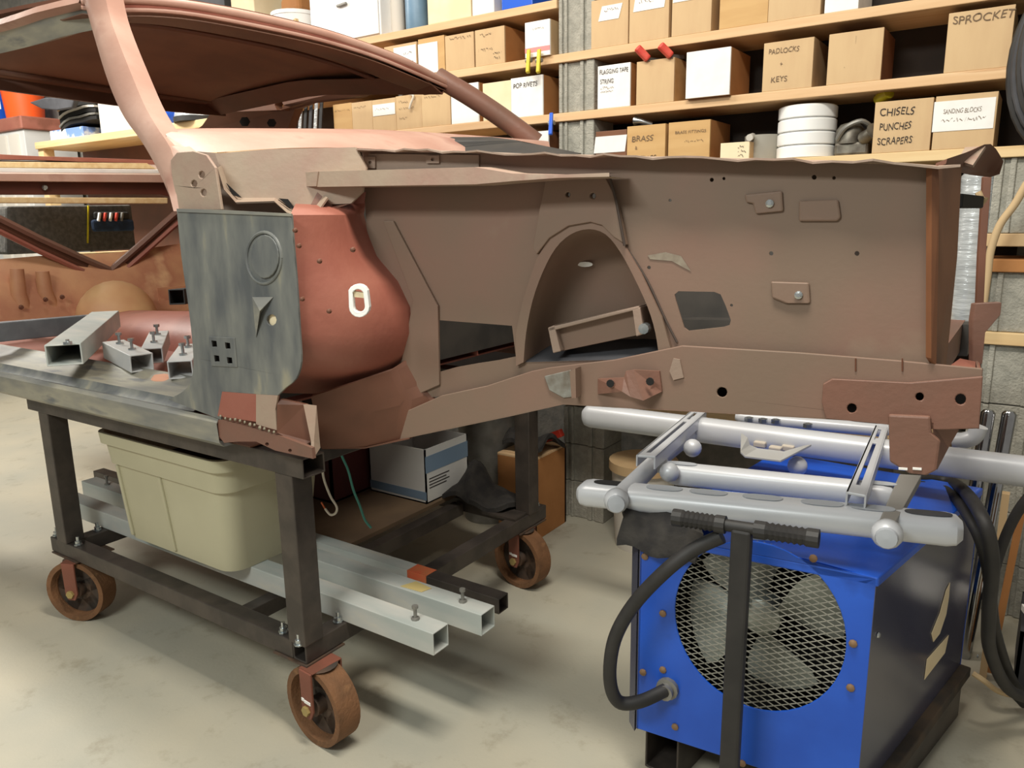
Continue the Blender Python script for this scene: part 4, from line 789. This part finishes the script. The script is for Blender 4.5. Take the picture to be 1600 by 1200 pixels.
for i in range(3): block(-.1, .1, .001+i*.196, .195+i*.196, 'grey concrete block of the right pillar, '+['standing on the floor', 'second above the floor', 'third above the floor behind the rods'][i])
M().bb(-4.6, -.07, SY+DP+.004, SY+DP+.012, .62, 2.75).make('gap_shade_sheet', mat('gap_shade', (46, 38, 33), (56, 46, 40), rough=.85, scale=5), label='added dark sheet standing in for shade behind the shelf boxes', cat='board')  # added sheet, its dark colour paints the shade between the boxes
# wooden boxes
def wbox(xl, xr, yt, lev, label, m=plywood, front=None, side=None, dep=.24, off=0.0, txt=(), paper_=None, cat='box', ins=None, nm='wooden_box'):
    z = LV[lev]+.0005; Y = SY+.004-off
    a_ = yy(xl, yt, Y); b_ = yy(xr, yt, Y)
    x0, x1 = a_[0], b_[0]
    zt2 = a_[2]; wd_ = x1-x0
    t = thing(nm, ((x0+x1)/2, Y+dep/2, z), label, cat, 'boxes on the block shelves'); th = .010
    fr_ = M().bb(x0, x1, Y, Y+th, z, zt2).make('front_board', front or m, t, bevel=.0015)
    for q, nm_ in (((x0, x0+th, Y+th, Y+dep), 'side_board'), ((x1-th, x1, Y+th, Y+dep), 'side_board'), ((x0+th, x1-th, Y+dep-th, Y+dep), 'back_board')): M().bb(*q, z, zt2).make(nm_, side or m, t)
    M().bb(x0+th, x1-th, Y+th, Y+dep-th, z, z+.006).make('bottom_board', m, t)
    hh = zt2-z
    if ins is not None: M().bb(x0+th, x1-th, Y+th, Y+dep-th, z+hh*.6, z+hh*.75).make('contents', ins, t)
    if paper_:
        u0, u1, v0, v1, sk = paper_
        M().panel([V3(x0+wd_*u0, Y-.001, z+hh*v0), V3(x0+wd_*u1, Y-.001, z+hh*v0), V3(x0+wd_*(u1+sk), Y-.001, z+hh*v1), V3(x0+wd_*(u0+sk), Y-.001, z+hh*v1)], (0, -.001, 0)).make('paper_label', paper, t)
    for s, u, v, sz, wdt, mm in txt:
        if s == '~': scribble(fr_, V3(x0+wd_*u, Y-.0026, z+hh*v), (1, 0, 0), (0, 0, 1), sz, wd_*wdt, mm); continue
        text(fr_, s, V3(x0+wd_*u, Y-.0026, z+hh*v), (1, 0, 0), (0, 0, 1), sz, mm, width=wd_*wdt if wdt else None)
    return t, (x0, x1, Y, z, zt2)
# upper row, right bay
wbox(924, 982, 2, 1, 'wooden box with tilted paper label next to the block pillar, top row', plywood, paper_=(.2, .75, .55, .85, .1), txt=(('~', .36, .72, .018, .4, inkf),))
wbox(984, 1046, -9, 1, 'wooden box with torn white paper strip, second of the top row', plywood, paper_=(.1, .88, .62, .95, .06), txt=(('~', .25, .76, .02, .4, inkf),))
wbox(1051, 1113, -20, 1, 'wooden box with paper along its upper edge, third of the top row', plywood, paper_=(.02, .85, .68, .92, .03))
wbox(1126, 1202, -24, 1, 'plain pale wooden box right of the gap, top row', beigep if False else plywood2)
wbox(1203, 1285, -36, 1, 'wooden box with a small tape mark, top row', plywood, paper_=(.06, .16, .55, .72, .05))
wbox(1292, 1345, -45, 1, 'white box farthest right in the top row', paper, nm='cardboard_box')
# middle row, right bay
b_, q_ = wbox(934, 985, 104, 2, 'white fronted box lettered Flagging Tape String', cardb, front=paper, txt=(('FLAGGING TAPE', .06, .80, .026, .88, ink), ('STRING', .08, .58, .026, .42, ink), ('~', .1, .45, .014, .4, inkf), ('~', .1, .36, .014, .38, inkf)))
wbox(995, 1054, 97, 2, 'plain tan wooden box with two red clamps above', plywood, side=plywood2)
wbox(1073, 1142, 82, 2, 'white fronted box overhanging the shelf edge, brown sides', cardb, front=paper, off=.03)
wbox(1194, 1272, 68, 2, 'wooden box lettered Padlocks and Keys', plywood, txt=(('PADLOCKS', .1, .76, .026, .62, inkf), ('+', .34, .48, .026, .06, inkf), ('KEYS', .17, .18, .028, .34, inkf)))
wbox(1296, 1381, 54, 2, 'plain wooden box with pencil dashes beside the dark gap', plywood, side=orangebr, txt=(('|', .5, .78, .03, .008, ink), ('.', .32, .3, .03, .008, ink)))
wbox(1483, 1586, 21, 2, 'wooden box lettered Sprockets at the right end', plywood, txt=(('SPROCKET', .06, .80, .036, .95, inkf),))
# lower row, right bay
wbox(931, 979, 206, 3, 'brown box with folded white paper flap hanging down its front', cardb, front=orangebr, paper_=(-.06, .96, .42, .86, .06))
wbox(980, 1040, 198, 3, 'wooden box lettered Brass and Fittings, pipe sticking out', plywood2, txt=(('BRASS', .12, .62, .032, .58, inkf), ('&', .22, .42, .02, .06, inkf), ('FITTINGS', .1, .14, .028, .68, ink)), ins=galv)
wbox(1045, 1110, 192, 3, 'orange wooden box lettered Brass Fittings with deep brown side', plywood2, side=cardb, txt=(('BRASS FITTINGS', .16, .72, .016, .75, inkf), ('~', .4, .5, .014, .45, inkf)))
t_, q_ = wbox(1126, 1171, 224, 3, 'low white bin with small handwritten card', beigebox, front=cream, side=plywood, txt=(('~', .62, .66, .016, .2, ink), ('~', .62, .42, .016, .3, ink), ('~', .62, .18, .016, .22, ink)), nm='parts_bin')
c0 = yy(1200, 244, SY+.06); 
M().lathe(V3(c0[0]-.04, SY+.13, LV[3]+.0005), (0, 0, 1), [(0, .07), (.10, .075), (.102, .06), (.02, .055), (.02, 0)], 20).make('grey_can', mat('grey_plastic', (150, 146, 136), rough=.5), label='grey open tub between the white bin and white tubs', cat='tub', smooth=True)
M().tube([yy(1171, 215, SY-.0), yy(1176, 213, SY+.12)], .013, 12).make('pipe_offcut', beigebox, label='short pale pipe end on top of the low white bin', cat='pipe', smooth=True)
M().tube([yy(992, 188, SY+.03), yy(1000, 189, SY+.03), yy(1018, 195, SY+.06)], [.020, .012, .012], 10).make('pipe_fitting', zinc, label='shiny pipe fitting poking from the Brass and Fittings box', cat='fitting', smooth=True)
cx_ = (yy(1219, 244, SY+.1)[0]+yy(1296, 240, SY+.1)[0])/2
hh = (yy(1255, 162, SY+.02)[2]-LV[3])/4; rr_ = .108
for k in range(4):
    z = LV[3]+.0005+k*hh
    M().lathe(V3(cx_, SY+.115, z), (0, 0, 1), [(0, rr_-.006), (.003, rr_), (hh-.008, rr_), (hh-.004, rr_-.004), (hh-.001, rr_-.01)], 36).make('white_tub', whitep, label='round white tub, %s of the stack of four' % ('lowest', 'second from the bottom', 'third from the bottom', 'topmost')[k], cat='tub', group='stacked white tubs', smooth=True)
ce = yy(1330, 238, SY+.06)
cb_ = thing('carburettor', (ce[0], SY+.1, LV[3]), 'dirty metal carburettor on the shelf beside the white tubs', 'carburettor')
alum = mat('dirty_aluminium', (120, 116, 106), (84, 78, 70), rough=.45, metal=.6, scale=18)
M().bb(ce[0]-.06, ce[0]+.06, SY+.05, SY+.15, LV[3]+.0005, LV[3]+.05).make('base', alum, cb_, bevel=.01)
M().lathe((ce[0]-.015, SY+.09, LV[3]+.045), (0, 0, 1), [(0, .05), (.05, .05), (.07, .035), (.075, .02)], 16).make('bowl', alum, cb_, smooth=True)
M().lathe((ce[0]+.04, SY+.06, LV[3]+.06), (.6, -.6, .3), [(0, .025), (.05, .02), (.06, .03)], 12).make('inlet', alum, cb_, smooth=True)
M().tube(smooth_path([V3(ce[0]-.05, SY+.05, LV[3]+.06), V3(ce[0]-.02, SY+.03, LV[3]+.10), V3(ce[0]+.03, SY+.04, LV[3]+.12), V3(ce[0]+.06, SY+.07, LV[3]+.10)], 4), .009, 8).make('linkage', galv, cb_, smooth=True)
wbox(1368, 1459, 160, 3, 'wooden box lettered Chisels Punches Scrapers', plywood2, front=plywood, txt=(('CHISELS', .08, .72, .036, .62, ink), ('PUNCHES', .1, .44, .034, .56, ink), ('SCRAPERS', .08, .16, .034, .62, ink)))
wbox(1463, 1560, 151, 3, 'wooden box with big white paper lettered Sanding Blocks', plywood, paper_=(-.02, .97, .34, .9, .0), txt=(('SANDING BLOCKS', .14, .66, .022, .62, inkf), ('~', .12, .5, .018, .72, inkf)))
M().lathe(V3(*yy(1381, 150, SY+.08)), (.6, -.6, .2), [(-.04, .002), (-.035, .018), (.0, .024), (.03, .02), (.034, .002)], 14).make('yellow_knob', yellow, label='yellow green knob showing above the Chisels box', cat='knob', smooth=True)
# left bay, row two
wbox(600, 651, 74, 1, 'box with white lettered papers partly hidden by the roof', plywood, paper_=(.3, .98, .3, .92, 0), txt=(('~', .6, .66, .02, .25, ink), ('~', .64, .42, .016, .25, ink)))
wbox(653, 694, 62, 1, 'wooden box covered by a curling white paper', plywood2, paper_=(.0, .75, .02, .86, .0))
wbox(695, 740, 57, 1, 'wooden box with faded heading, left of the brown sided box', plywood, txt=(('~', .12, .84, .02, .8, inkf),))
wbox(742, 788, 48, 1, 'wooden box with brown side and pencilled notes at its corner', plywood, side=cardb, dep=.27, txt=(('~', .15, .78, .02, .4, inkf), ('~', .1, .38, .018, .5, inkf), ('~', .62, .26, .018, .28, ink), ('~', .62, .12, .018, .22, ink)))
t_, q_ = wbox(820, 859, 36, 1, 'small white box with pink band next to the block pillar', plywood, front=paper, dep=.12, off=.02, nm='cardboard_box')
M().bb(q_[0], q_[1], q_[2]-.001, q_[2], q_[3]+.02, q_[3]+.04).make('pink_band', pinkband, t_)
scribble(t_, V3(q_[0]+.04, q_[2]-.002, q_[3]+.11), (1, 0, 0), (0, 0, 1), .014, .06)
# left bay, row three
for xl, xr, yt, lb, kw in ((520, 549, 164, 'golden wooden box leftmost in the third row', dict(m=plywood2, txt=(('~', .1, .76, .014, .8, inkf),))),
        (549, 581, 161, 'darker brown wooden box second from left in the third row', dict(m=cardb, front=plywood, txt=(('~', .1, .8, .014, .6, inkf),))),
        (581, 618, 157, 'wooden box with small white rectangular label', dict(m=plywood, paper_=(.03, .97, .5, .85, .0), txt=(('~', .14, .66, .014, .6, inkf),))),
        (618, 658, 151, 'wooden box with white strap over its edge', dict(m=plywood, txt=(('~', .1, .78, .016, .4, inkf), ('~', .1, .58, .015, .6, inkf), ('~', .12, .3, .015, .3, inkf)))),
        (658, 703, 147, 'wooden box touching the far windscreen pillar', dict(m=plywood2, front=plywood, txt=(('~', .1, .84, .016, .6, inkf),))),
        (704, 747, 134, 'white fronted box behind the far windscreen pillar', dict(m=cardb, front=paper)),
        (754, 798, 131, 'cream box left of the Pop Rivets box', dict(m=cream)),
        (798, 848, 123, 'white box lettered Pop Rivets', dict(m=plywood, side=cardb, front=paper, dep=.27, txt=(('POP RIVETS', .08, .74, .03, .76, ink),)))):
    wbox(xl, xr, yt, 2, lb, **kw)
wbox(800, 857, 209, 3, 'white fronted box behind the pillar foot, letters TS showing', plywood, side=orangebr, front=paper, txt=(('TS', .62, .6, .035, .3, ink),))
M().tube(smooth_path([yy(640, 147, SY-.01), yy(646, 150, SY-.012), yy(642, 162, SY-.012), yy(640, 170, SY-.008)], 4), .006, 8).make('white_strap', whitew, label='white strap hanging over a box in the third row', cat='strap', smooth=True)
M().tube(smooth_path([yy(626, 145, SY+.1)+V3(.014*math.cos(a), 0, .014*math.sin(a)) for a in np.linspace(0, 6.28, 10)], 2), .005, 6).make('white_ring', whitep, label='small white ring above a box in the third row', cat='ring', smooth=True)
def clamp(p, m, label, h, lean=0.0):
    t = thing('spring_clamp', p, label, 'clamp', 'spring clamps hung on the shelf boards')
    p = np.array(p, float)
    for dx in (0, .012):
        M().bar(p+V3(dx*.6, -.012-dx, h), p+V3(lean+dx, -.02-dx*2, 0), .018, .010, up=(0, -1, 0)).make('clamp_leg', m, t, bevel=.004)
    M().lathe(p+V3(.002, -.02, h*.55), (1, 0, 0), [(-.012, .01), (.018, .01)], 10).make('spring', galv, t)
for i, x in enumerate((829, 845)): clamp(yy(x, 116, SY-.02), yellow, 'yellow spring clamp on the board edge, %s of the pair' % ('left', 'right')[i], .10)
for i, x in enumerate((1004, 1040)):
    a_ = yy(x-9, 74-4*i, SY-.03); b_ = yy(x+9, 93-5*i, SY+.0)
    tt = thing('spring_clamp', b_, 'red clamp handle hooked under the board, %s of the pair' % ('left', 'right')[i], 'clamp', 'spring clamps hung on the shelf boards')
    M().bar(a_, b_, .034, .028).make('clamp_grip', redpl, tt, bevel=.007)
    M().bar(b_, b_+V3(.01, .1, .01), .014, .014).make('clamp_jaw', galv, tt)
clamp(yy(864, 212, SY-.03), bluepl, 'blue spring clamp hung on the block pillar edge', .095, .0)
# top shelf things
tz = LV[0]+.0005
def cyl(xl, xr, m, label, h, nm, cat, Y=SY+.12, lid=None):
    a_ = yy(xl, 20, Y-.03); b_ = yy(xr, 20, Y-.03); r = (b_[0]-a_[0])/2.25
    t = thing(nm, ((a_[0]+b_[0])/2, Y, tz), label, cat)
    M().lathe(((a_[0]+b_[0])/2, Y, tz), (0, 0, 1), [(0, r*.95), (.01, r), (h-.01, r), (h, r*.94)], 24).make('can_wall', m, t, smooth=True)
    M().lathe(((a_[0]+b_[0])/2, Y, tz+h), (0, 0, 1), [(0, r*1.02), (.02, r*1.02), (.022, r*.9)], 24).make('lid', lid or m, t, smooth=True)
a_ = yy(484, 30, SY); b_ = yy(592, 30, SY)
cb2 = thing('white_cabinet', ((a_[0]+b_[0])/2, SY+.14, tz), 'white metal cabinet with a small pull on the highest shelf', 'cabinet')
M().bb(a_[0], b_[0], SY+.012, SY+.28, tz, tz+.34).make('cabinet_body', whitep, cb2, bevel=.006)
M().bb(a_[0]+.006, b_[0]-.006, SY, SY+.012, tz+.006, tz+.334).make('cabinet_door', whitep, cb2, bevel=.004)
hp = yy(536, 9, SY); M().bar(hp+V3(-.035, -.01, 0), hp+V3(.035, -.01, .006), .014, .012).make('pull', galv, cb2, bevel=.003)
cyl(606, 625, beigebox, 'beige cylinder tin beside the white cabinet', .30, 'tin', 'tin')
cyl(630, 662, mat('blue_grey_tin', (110, 142, 168), (96, 126, 150), rough=.4, scale=6), 'blue grey cylinder tin between the beige tin and cream box', .30, 'tin', 'tin')
def simple(xl, xr, m, label, h, nm='cardboard_box', Y=SY+.01, dep=.22, z=None):
    a_ = yy(xl, 20, Y); b_ = yy(xr, 20, Y); z = tz if z is None else z
    t = thing(nm, ((a_[0]+b_[0])/2, Y+dep/2, z), label, 'box')
    M().bb(a_[0], b_[0], Y, Y+dep, z, z+h).make('box_body', m, t, bevel=.004)
    M().bb(a_[0]-.002, b_[0]+.002, Y-.002, Y+dep+.002, z+h*.8, z+h+.003).make('box_lid', m, t, bevel=.003)
simple(668, 736, cream, 'cream carton on the highest shelf', .2)
simple(738, 772, paper, 'white carton with blue print on the highest shelf', .2)
simple(784, 832, bluepl, 'blue carton next to the pillar on the highest shelf', .2)
wp_ = yy(446, 34, SY+.06); bkz = LV[0]+.0005; hB = yy(446, 20, SY+.02)[2]-bkz
bk = thing('white_bucket', (wp_[0], SY+.14, bkz), 'white bucket left of the white cabinet on the highest shelf', 'bucket')
M().lathe((wp_[0], SY+.14, bkz), (0, 0, 1), [(0, .12), (hB, .138)], 24).make('bucket_wall', whitep, bk, smooth=True)
M().lathe((wp_[0], SY+.14, bkz+hB), (0, 0, 1), [(0, .142), (.02, .142), (.022, .12)], 24).make('lid', whitep, bk, smooth=True)
M().bb(wp_[0]-.06, wp_[0]+.1, SY+.08, SY+.2, bkz+hB+.023, bkz+hB+.1).make('tool_pouch', cardb, label='brown leather pouch on the white bucket lid', cat='pouch', bevel=.02)
simple(362, 398, cream, 'cream carton beside the white bucket, partly above the roof', .62)
simple(300, 352, dark, 'dark case left of the cream carton above the roof', .62)
M().bar(yy(462, 30, SY+.05), yy(470, 30, SY+.05)+V3(0, 0, -.2), .02, .02).make('upright_strip', pinelt, label='pale wood strip behind the roof edge', cat='strip')
# black straps hanging near the rear pillar, coil at far right
for i in range(7):
    x = 455+i*8
    M().bar(yy(x, 150, SY-.03), yy(x-3, 212, SY-.03), .022, .006, up=(0, -1, 0)).make('hanging_strap', [black, dark, foil][i % 3], label='dark strap hanging behind the car roof, number %s from the left' % ('one', 'two', 'three', 'four', 'five', 'six', 'seven')[i], cat='strap', group='straps hanging behind the roof')
M().tube(smooth_path([yy(x, y, SY-.06) for x, y in ((452, 168), (465, 166), (476, 162), (486, 156))], 4), .008, 8).make('orange_hose', orange, label='orange hose end above the hanging straps', cat='hose', smooth=True)
hl_ = yy(1571, 105, SY-.05)
for i in range(4):
    rx, rz = .16-.013*i, .27-.012*i; cc = V3(hl_[0]+.175, SY-.03-.03*i, hl_[2]+.012*i)
    M().tube([cc+V3(rx*math.cos(a), .006*math.sin(a*2+i), rz*math.sin(a)) for a in np.linspace(0, 2*math.pi, 33)], .0135, 8, cap=False).make('hanging_hose', [black, dark][i % 2], label='black hose coil hanging at the right end, %s loop' % ('rearmost', 'second', 'third', 'front')[i], cat='hose', group='hoses hanging at the right end', smooth=True)
M().tube([V3(hl_[0]+.175, SY+.01, hl_[2]+.262), V3(hl_[0]+.175, SY-.15, hl_[2]+.262), V3(hl_[0]+.175, SY-.155, hl_[2]+.29)], .008, 8).make('hose_hook', steel, label='steel hook holding the black hose coil', cat='hook', smooth=True)

# ------------------------------------------------------------------ far left bench area
BY = 3.05
bz_ = yy(130, 212, BY)[2]
x0 = yy(54, 226, BY)[0]; x1 = yy(330, 190, BY)[0]
bn = thing('wall_bench', ((x0+x1)/2, BY+.2, 0), 'wooden wall bench seen through the car windows', 'bench')
M().bb(x0, x1, BY, BY+.44, bz_-.05, bz_).make('bench_top', pinelt, bn, bevel=.004)
M().bb(x0, x0+.08, BY+.02, BY+.1, 0, bz_-.05).make('leg', pinelt, bn); M().bb(x1-.08, x1, BY+.02, BY+.1, 0, bz_-.05).make('leg', pinelt, bn)
M().bb(x0, x1, BY+.36, BY+.40, .3, bz_-.05).make('bench_back', darkbr, bn)
M().bb(x0, x1, BY, BY+.44, bz_-.32, bz_-.28).make('lower_shelf', plywood, bn)
lz = bz_-.28
def onb(nm, c, m, label, cat, r, h, n=20): M().lathe(c, (0, 0, 1), [(0, r*.9), (h*.1, r), (h*.85, r), (h, r*.8)], n).make(nm, m, label=label, cat=cat, smooth=True)
c = yy(122, 238, BY+.1); M().tube([V3(c[0]-.12, BY+.1, lz+.05), V3(c[0]+.1, BY+.1, lz+.05)], [.05, .04], 14).make('white_bottle', whitep, label='white bottle lying on the bench lower shelf', cat='bottle', smooth=True)
for i, x in enumerate((192, 206, 216, 225)): c = yy(x, 240, BY+.08); onb('white_jar', V3(c[0], BY+.08, lz+.001), whitep, 'small white jar %s on the bench lower shelf' % ('apart from the others', 'leftmost of the close three', 'in the middle of the close three', 'rightmost of the close three')[i], 'jar', .035, .08)
# things on the bench
ob = yy(32, 180, BY+.2); obz = bz_
c = yy(30, 168, BY+.16)
st_ = thing('side_stand', (c[0], BY+.16, 0), 'pale cupboard carrying the orange bucket', 'cupboard')
zs = yy(30, 180, BY)[2]
M().bb(c[0]-.42, c[0]+.32, BY+.02, BY+.42, 0, zs-.1).make('cupboard_body', whitebox, st_, bevel=.005)
M().bb(c[0]-.45, c[0]+.34, BY, BY+.44, zs-.1, zs).make('cupboard_top', redox, st_, bevel=.01)
for dx in (-.3, -.1, .1): M().bb(c[0]+dx, c[0]+dx+.14, BY, BY+.02, .4, zs-.13).make('cupboard_panel', beigebox, st_)
bu = thing('orange_bucket', (c[0], BY+.2, zs), 'orange plastic bucket on the pale cupboard', 'bucket')
M().lathe((c[0], BY+.2, zs), (0, 0, 1), [(0, .135), (.3, .16), (.305, .172), (.37, .172), (.372, .155), (.02, .13), (.02, 0)], 28).make('bucket_wall', orange, bu, smooth=True)
M().panel([V3(c[0]-.10, BY+.2-.165, zs+.08), V3(c[0]-.02, BY+.2-.168, zs+.08), V3(c[0]-.02, BY+.2-.17, zs+.27), V3(c[0]-.10, BY+.2-.168, zs+.27)], (0, -.003, 0)).make('bucket_label', whitep, bu)
c = yy(-6, 170, BY+.1); M().bb(c[0]-.3, c[0]-.02, BY+.1, BY+.35, zs, zs+.3).make('blue_crate', bluepl, label='blue crate left of the orange bucket', cat='crate', bevel=.02)
pc_ = [yy(x, y, BY+.03) for x, y in ((92, 194), (150, 194))]
for k in range(5):
    z = bz_+.10+k*.055
    if k < 4:
        rows = [[V3(pc_[0][0]+(pc_[1][0]-pc_[0][0])*t, BY+.03+s*.3, z+.05*math.sin(min(1, t*2.2)*1.57)+.005*math.sin(k+t*9)) for t in np.linspace(0, 1, 8)] for s in (0, 1)]
        M().grid(rows, (0, 0, -.014)).make('curved_panel', [galv, beigebox, wood, cream][k], label='thin curved panel, %s of the stack on the bench' % ('lowest', 'second', 'third', 'uppermost pale one')[k], cat='panel', group='curved panels stacked on the bench', smooth=True)
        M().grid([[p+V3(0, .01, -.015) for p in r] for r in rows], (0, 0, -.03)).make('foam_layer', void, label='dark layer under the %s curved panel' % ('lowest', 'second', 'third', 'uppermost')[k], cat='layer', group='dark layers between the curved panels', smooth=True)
M().panel([yy(44, 160, BY-.06), yy(70, 152, BY-.06), yy(116, 152, BY-.06), yy(112, 168, BY-.06), yy(88, 172, BY-.06), yy(64, 170, BY-.06)], (0, .04, 0)).make('dark_cover', dark, label='dark wedge shaped cover leaning over the curved panels', cat='cover', bevel=.01)
c = yy(105, 206, BY+.06); M().bb(c[0]-.22, c[0]+.26, BY+.04, BY+.34, bz_+.0005, bz_+.075).make('blue_white_carton', mat('blue_white_print', (210, 216, 226), (110, 140, 200), rough=.6, scale=8, lo=.5, hi=.56), label='blue and white cartons under the curved panels', cat='carton', bevel=.005)
a_ = yy(152, 196, BY+.02); b_ = yy(212, 196, BY+.02)
M().bb(a_[0], b_[0], BY+.04, BY+.34, bz_+.0005, bz_+.36).make('beige_carton', beigebox, label='large plain beige carton on the bench behind the windscreen pillar', cat='carton', bevel=.006)
c = yy(256, 172, BY+.02); rb_ = .085
M().lathe(V3(c[0], BY+.09, c[2]), (0, 0, 1), [(rb_*math.sin(a), max(rb_*math.cos(a), .0005)) for a in np.linspace(-1.57, 1.57, 13)], 24).make('blue_ball', bluepl, label='shiny blue ball seen through the windscreen', cat='ball', smooth=True)
c2_ = yy(296, 180, BY+.08)+V3(.06, 0, 0)
hm = thing('striped_helmet', (c2_[0], BY+.12, bz_+.02), 'white and black helmet shaped shell beside the blue ball', 'helmet')
M().lathe(V3(c2_[0], BY+.12, c2_[2]-.02), (0, 0, 1), [(-.0, .16), (.05, .15), (.09, .11), (.11, .03)], 24).make('shell', foil, hm, smooth=True)
M().lathe(V3(c2_[0], BY+.12, c2_[2]-.05), (0, 0, 1), [(0, .165), (.03, .165)], 24).make('rim', black, hm, smooth=True)
M().lathe(V3(c2_[0], BY+.12, bz_+.0005), (0, 0, 1), [(0, .13), (c2_[2]-.05-bz_, .155)], 24).make('padding', cream, hm, smooth=True)
M().bb(c[0]-.1, c[0]+.12, BY+.02, BY+.2, bz_+.0005, c[2]-rb_-.0).make('cream_carton', cream, label='cream carton under the blue ball', cat='carton', bevel=.004)

# ------------------------------------------------------------------ things lying inside the shell
t = M().bar(xx(-60, 524, -3.35), xx(178, 502, -3.35)+V3(.0, .0, .0), .05, .075).make('steel_bar', mat('blue_grey_steel', (112, 114, 118), (98, 100, 104), rough=.45, metal=.3, scale=10), label='flat blue grey steel bar lying across the car floor', cat='bar', bevel=.004)
a_, b_ = zz(100, 553, 1.045), zz(166, 499, 1.06)
tb1 = thing('steel_tube_offcut', (a_[0], a_[1], a_[2]-.04), 'short pale steel tube with open end resting on the door sill', 'tube')
M().sqtube(a_+V3(.02, -.01, 0), b_, .105, .07, .005).make('tube_wall', greentube, tb1, bevel=.004)
M().lathe(zz(106, 538, 1.08), (0, 0, 1), [(0, .014), (.008, .014), (.01, .006), (.016, .006)], 8).make('bolt', zinc, tb1)
wt = mat('white_tube_paint', (206, 204, 200), (190, 190, 190), rough=.5, scale=6)
for p0, p1, s, lb in (((222, 567), (178, 545), .075, 'white square tube end pointing right near the door sill'), ((238, 556), (250, 528), .07, 'white square tube end crossing the clamp bolts'), ((282, 578), (300, 550), .075, 'white square tube end next to the grey cowl panel')):
    a_, b_ = zz(*p0, 1.0), zz(*p1, 1.015); t = thing('white_tube_offcut', (a_[0], a_[1], a_[2]-s/2), lb, 'tube', 'white tube offcuts on the car floor')
    M().sqtube(a_, b_, s, s*.8, .005).make('tube_wall', wt, t, bevel=.003)
    for k in (.3, .75):
        c = a_+(b_-a_)*k; M().lathe(c+V3(0, 0, s*.4), (0, 0, 1), [(0, .013), (.006, .013), (.007, .005), (.03, .005), (.031, .011), (.04, .011)], 8).make('bolt', zinc, t, smooth=True)
a_, b_ = yy(276, 464, 1.75), yy(305, 460, 1.95)
t = M().sqtube(a_, b_, .06, .06, .005).make('black_tube_offcut', black, label='black square tube end beside the grey cowl panel, open end showing', cat='tube', bevel=.002)
M().lathe(zz(266, 590, .962), (0, 0, 1), [(-.028, .055), (0, .058), (.01, .05), (.013, .02)], 24).make('round_cover', mat('peach_disc', (214, 156, 128), rough=.45), label='peach coloured round cover lying on the sill by the grey panel', cat='cover', smooth=True)
# in the boot, behind the seat brace
q = [xx(10, 322, -4.75), xx(206, 320, -4.75), xx(206, 370, -4.75), xx(10, 398, -4.75)]
bxz = thing('carpeted_box', (-4.85, q[0][1], q[3][2]), 'dark grey carpeted box in the boot opening', 'box')
M().panel([q[0], q[1], V3(-4.75, q[1][1], q[3][2]), q[3]], (-.3, 0, 0)).make('carpeted_body', carpet, bxz, bevel=.015)
M().bar(xx(138, 321, -4.74), xx(137, 380, -4.74), .006, .012, up=(1, 0, 0)).make('yellow_strip', yellow, bxz)
a_ = xx(145, 362, -4.7); b_ = xx(205, 326, -4.7)
tb2 = thing('tool_bag', (-4.7, (a_[1]+b_[1])/2, a_[2]), 'dark blue tool bag with red and white bits in the boot', 'bag')
M().bb(-4.72, -4.68, a_[1], b_[1], a_[2], a_[2]+.07).make('bag_body', mat('denim', (40, 62, 92), (30, 46, 70), rough=.9, scale=20), tb2, bevel=.015)
M().bb(-4.715, -4.69, a_[1]+.02, b_[1]-.02, a_[2]+.07, b_[2]-.02).make('bag_back', black, tb2, bevel=.01)
for k, m_ in enumerate((whitep, redpl, whitep, redpl, galv)): M().bar(V3(-4.68, a_[1]+.03+k*.035, a_[2]+.06), V3(-4.68, a_[1]+.045+k*.035, a_[2]+.11), .02, .012).make('tool_end', m_, tb2, bevel=.003)
M().bb(-4.5, -4.35, xx(110, 392, -4.4)[1], xx(232, 380, -4.4)[1], xx(110, 398, -4.4)[2]-.05, xx(110, 396, -4.4)[2]).make('wood_offcut', pinelt, label='pale wooden offcut behind the seat brace', cat='offcut', bevel=.003)
for i, (y0, y1) in enumerate(((308, 318),)):
    M().panel([xx(-60, y0, -4.02), xx(262, y0+1, -4.02), xx(262, y1, -4.02), xx(-60, y1-1, -4.02)], (-.06, 0, 0)).make('wood_batten', pinelt, label='long pale wooden batten under the maroon tray beam', cat='batten', bevel=.003)
for i, (y0, y1, m_, lb) in enumerate(((252, 262, pinelt, 'pale trim strip farther back on the package tray'), (262, 271, paper, 'white trim strip nearest the tray edge'))):
    M().panel([xx(-60, y0, -4.2+.05*i), xx(230+30*i, y0+3, -4.2+.05*i), xx(245+10*i, y1+2, -4.2+.05*i), xx(-60, y1, -4.2+.05*i)], (-.04, 0, 0)).make('trim_strip', m_, label=lb, cat='strip', bevel=.003)
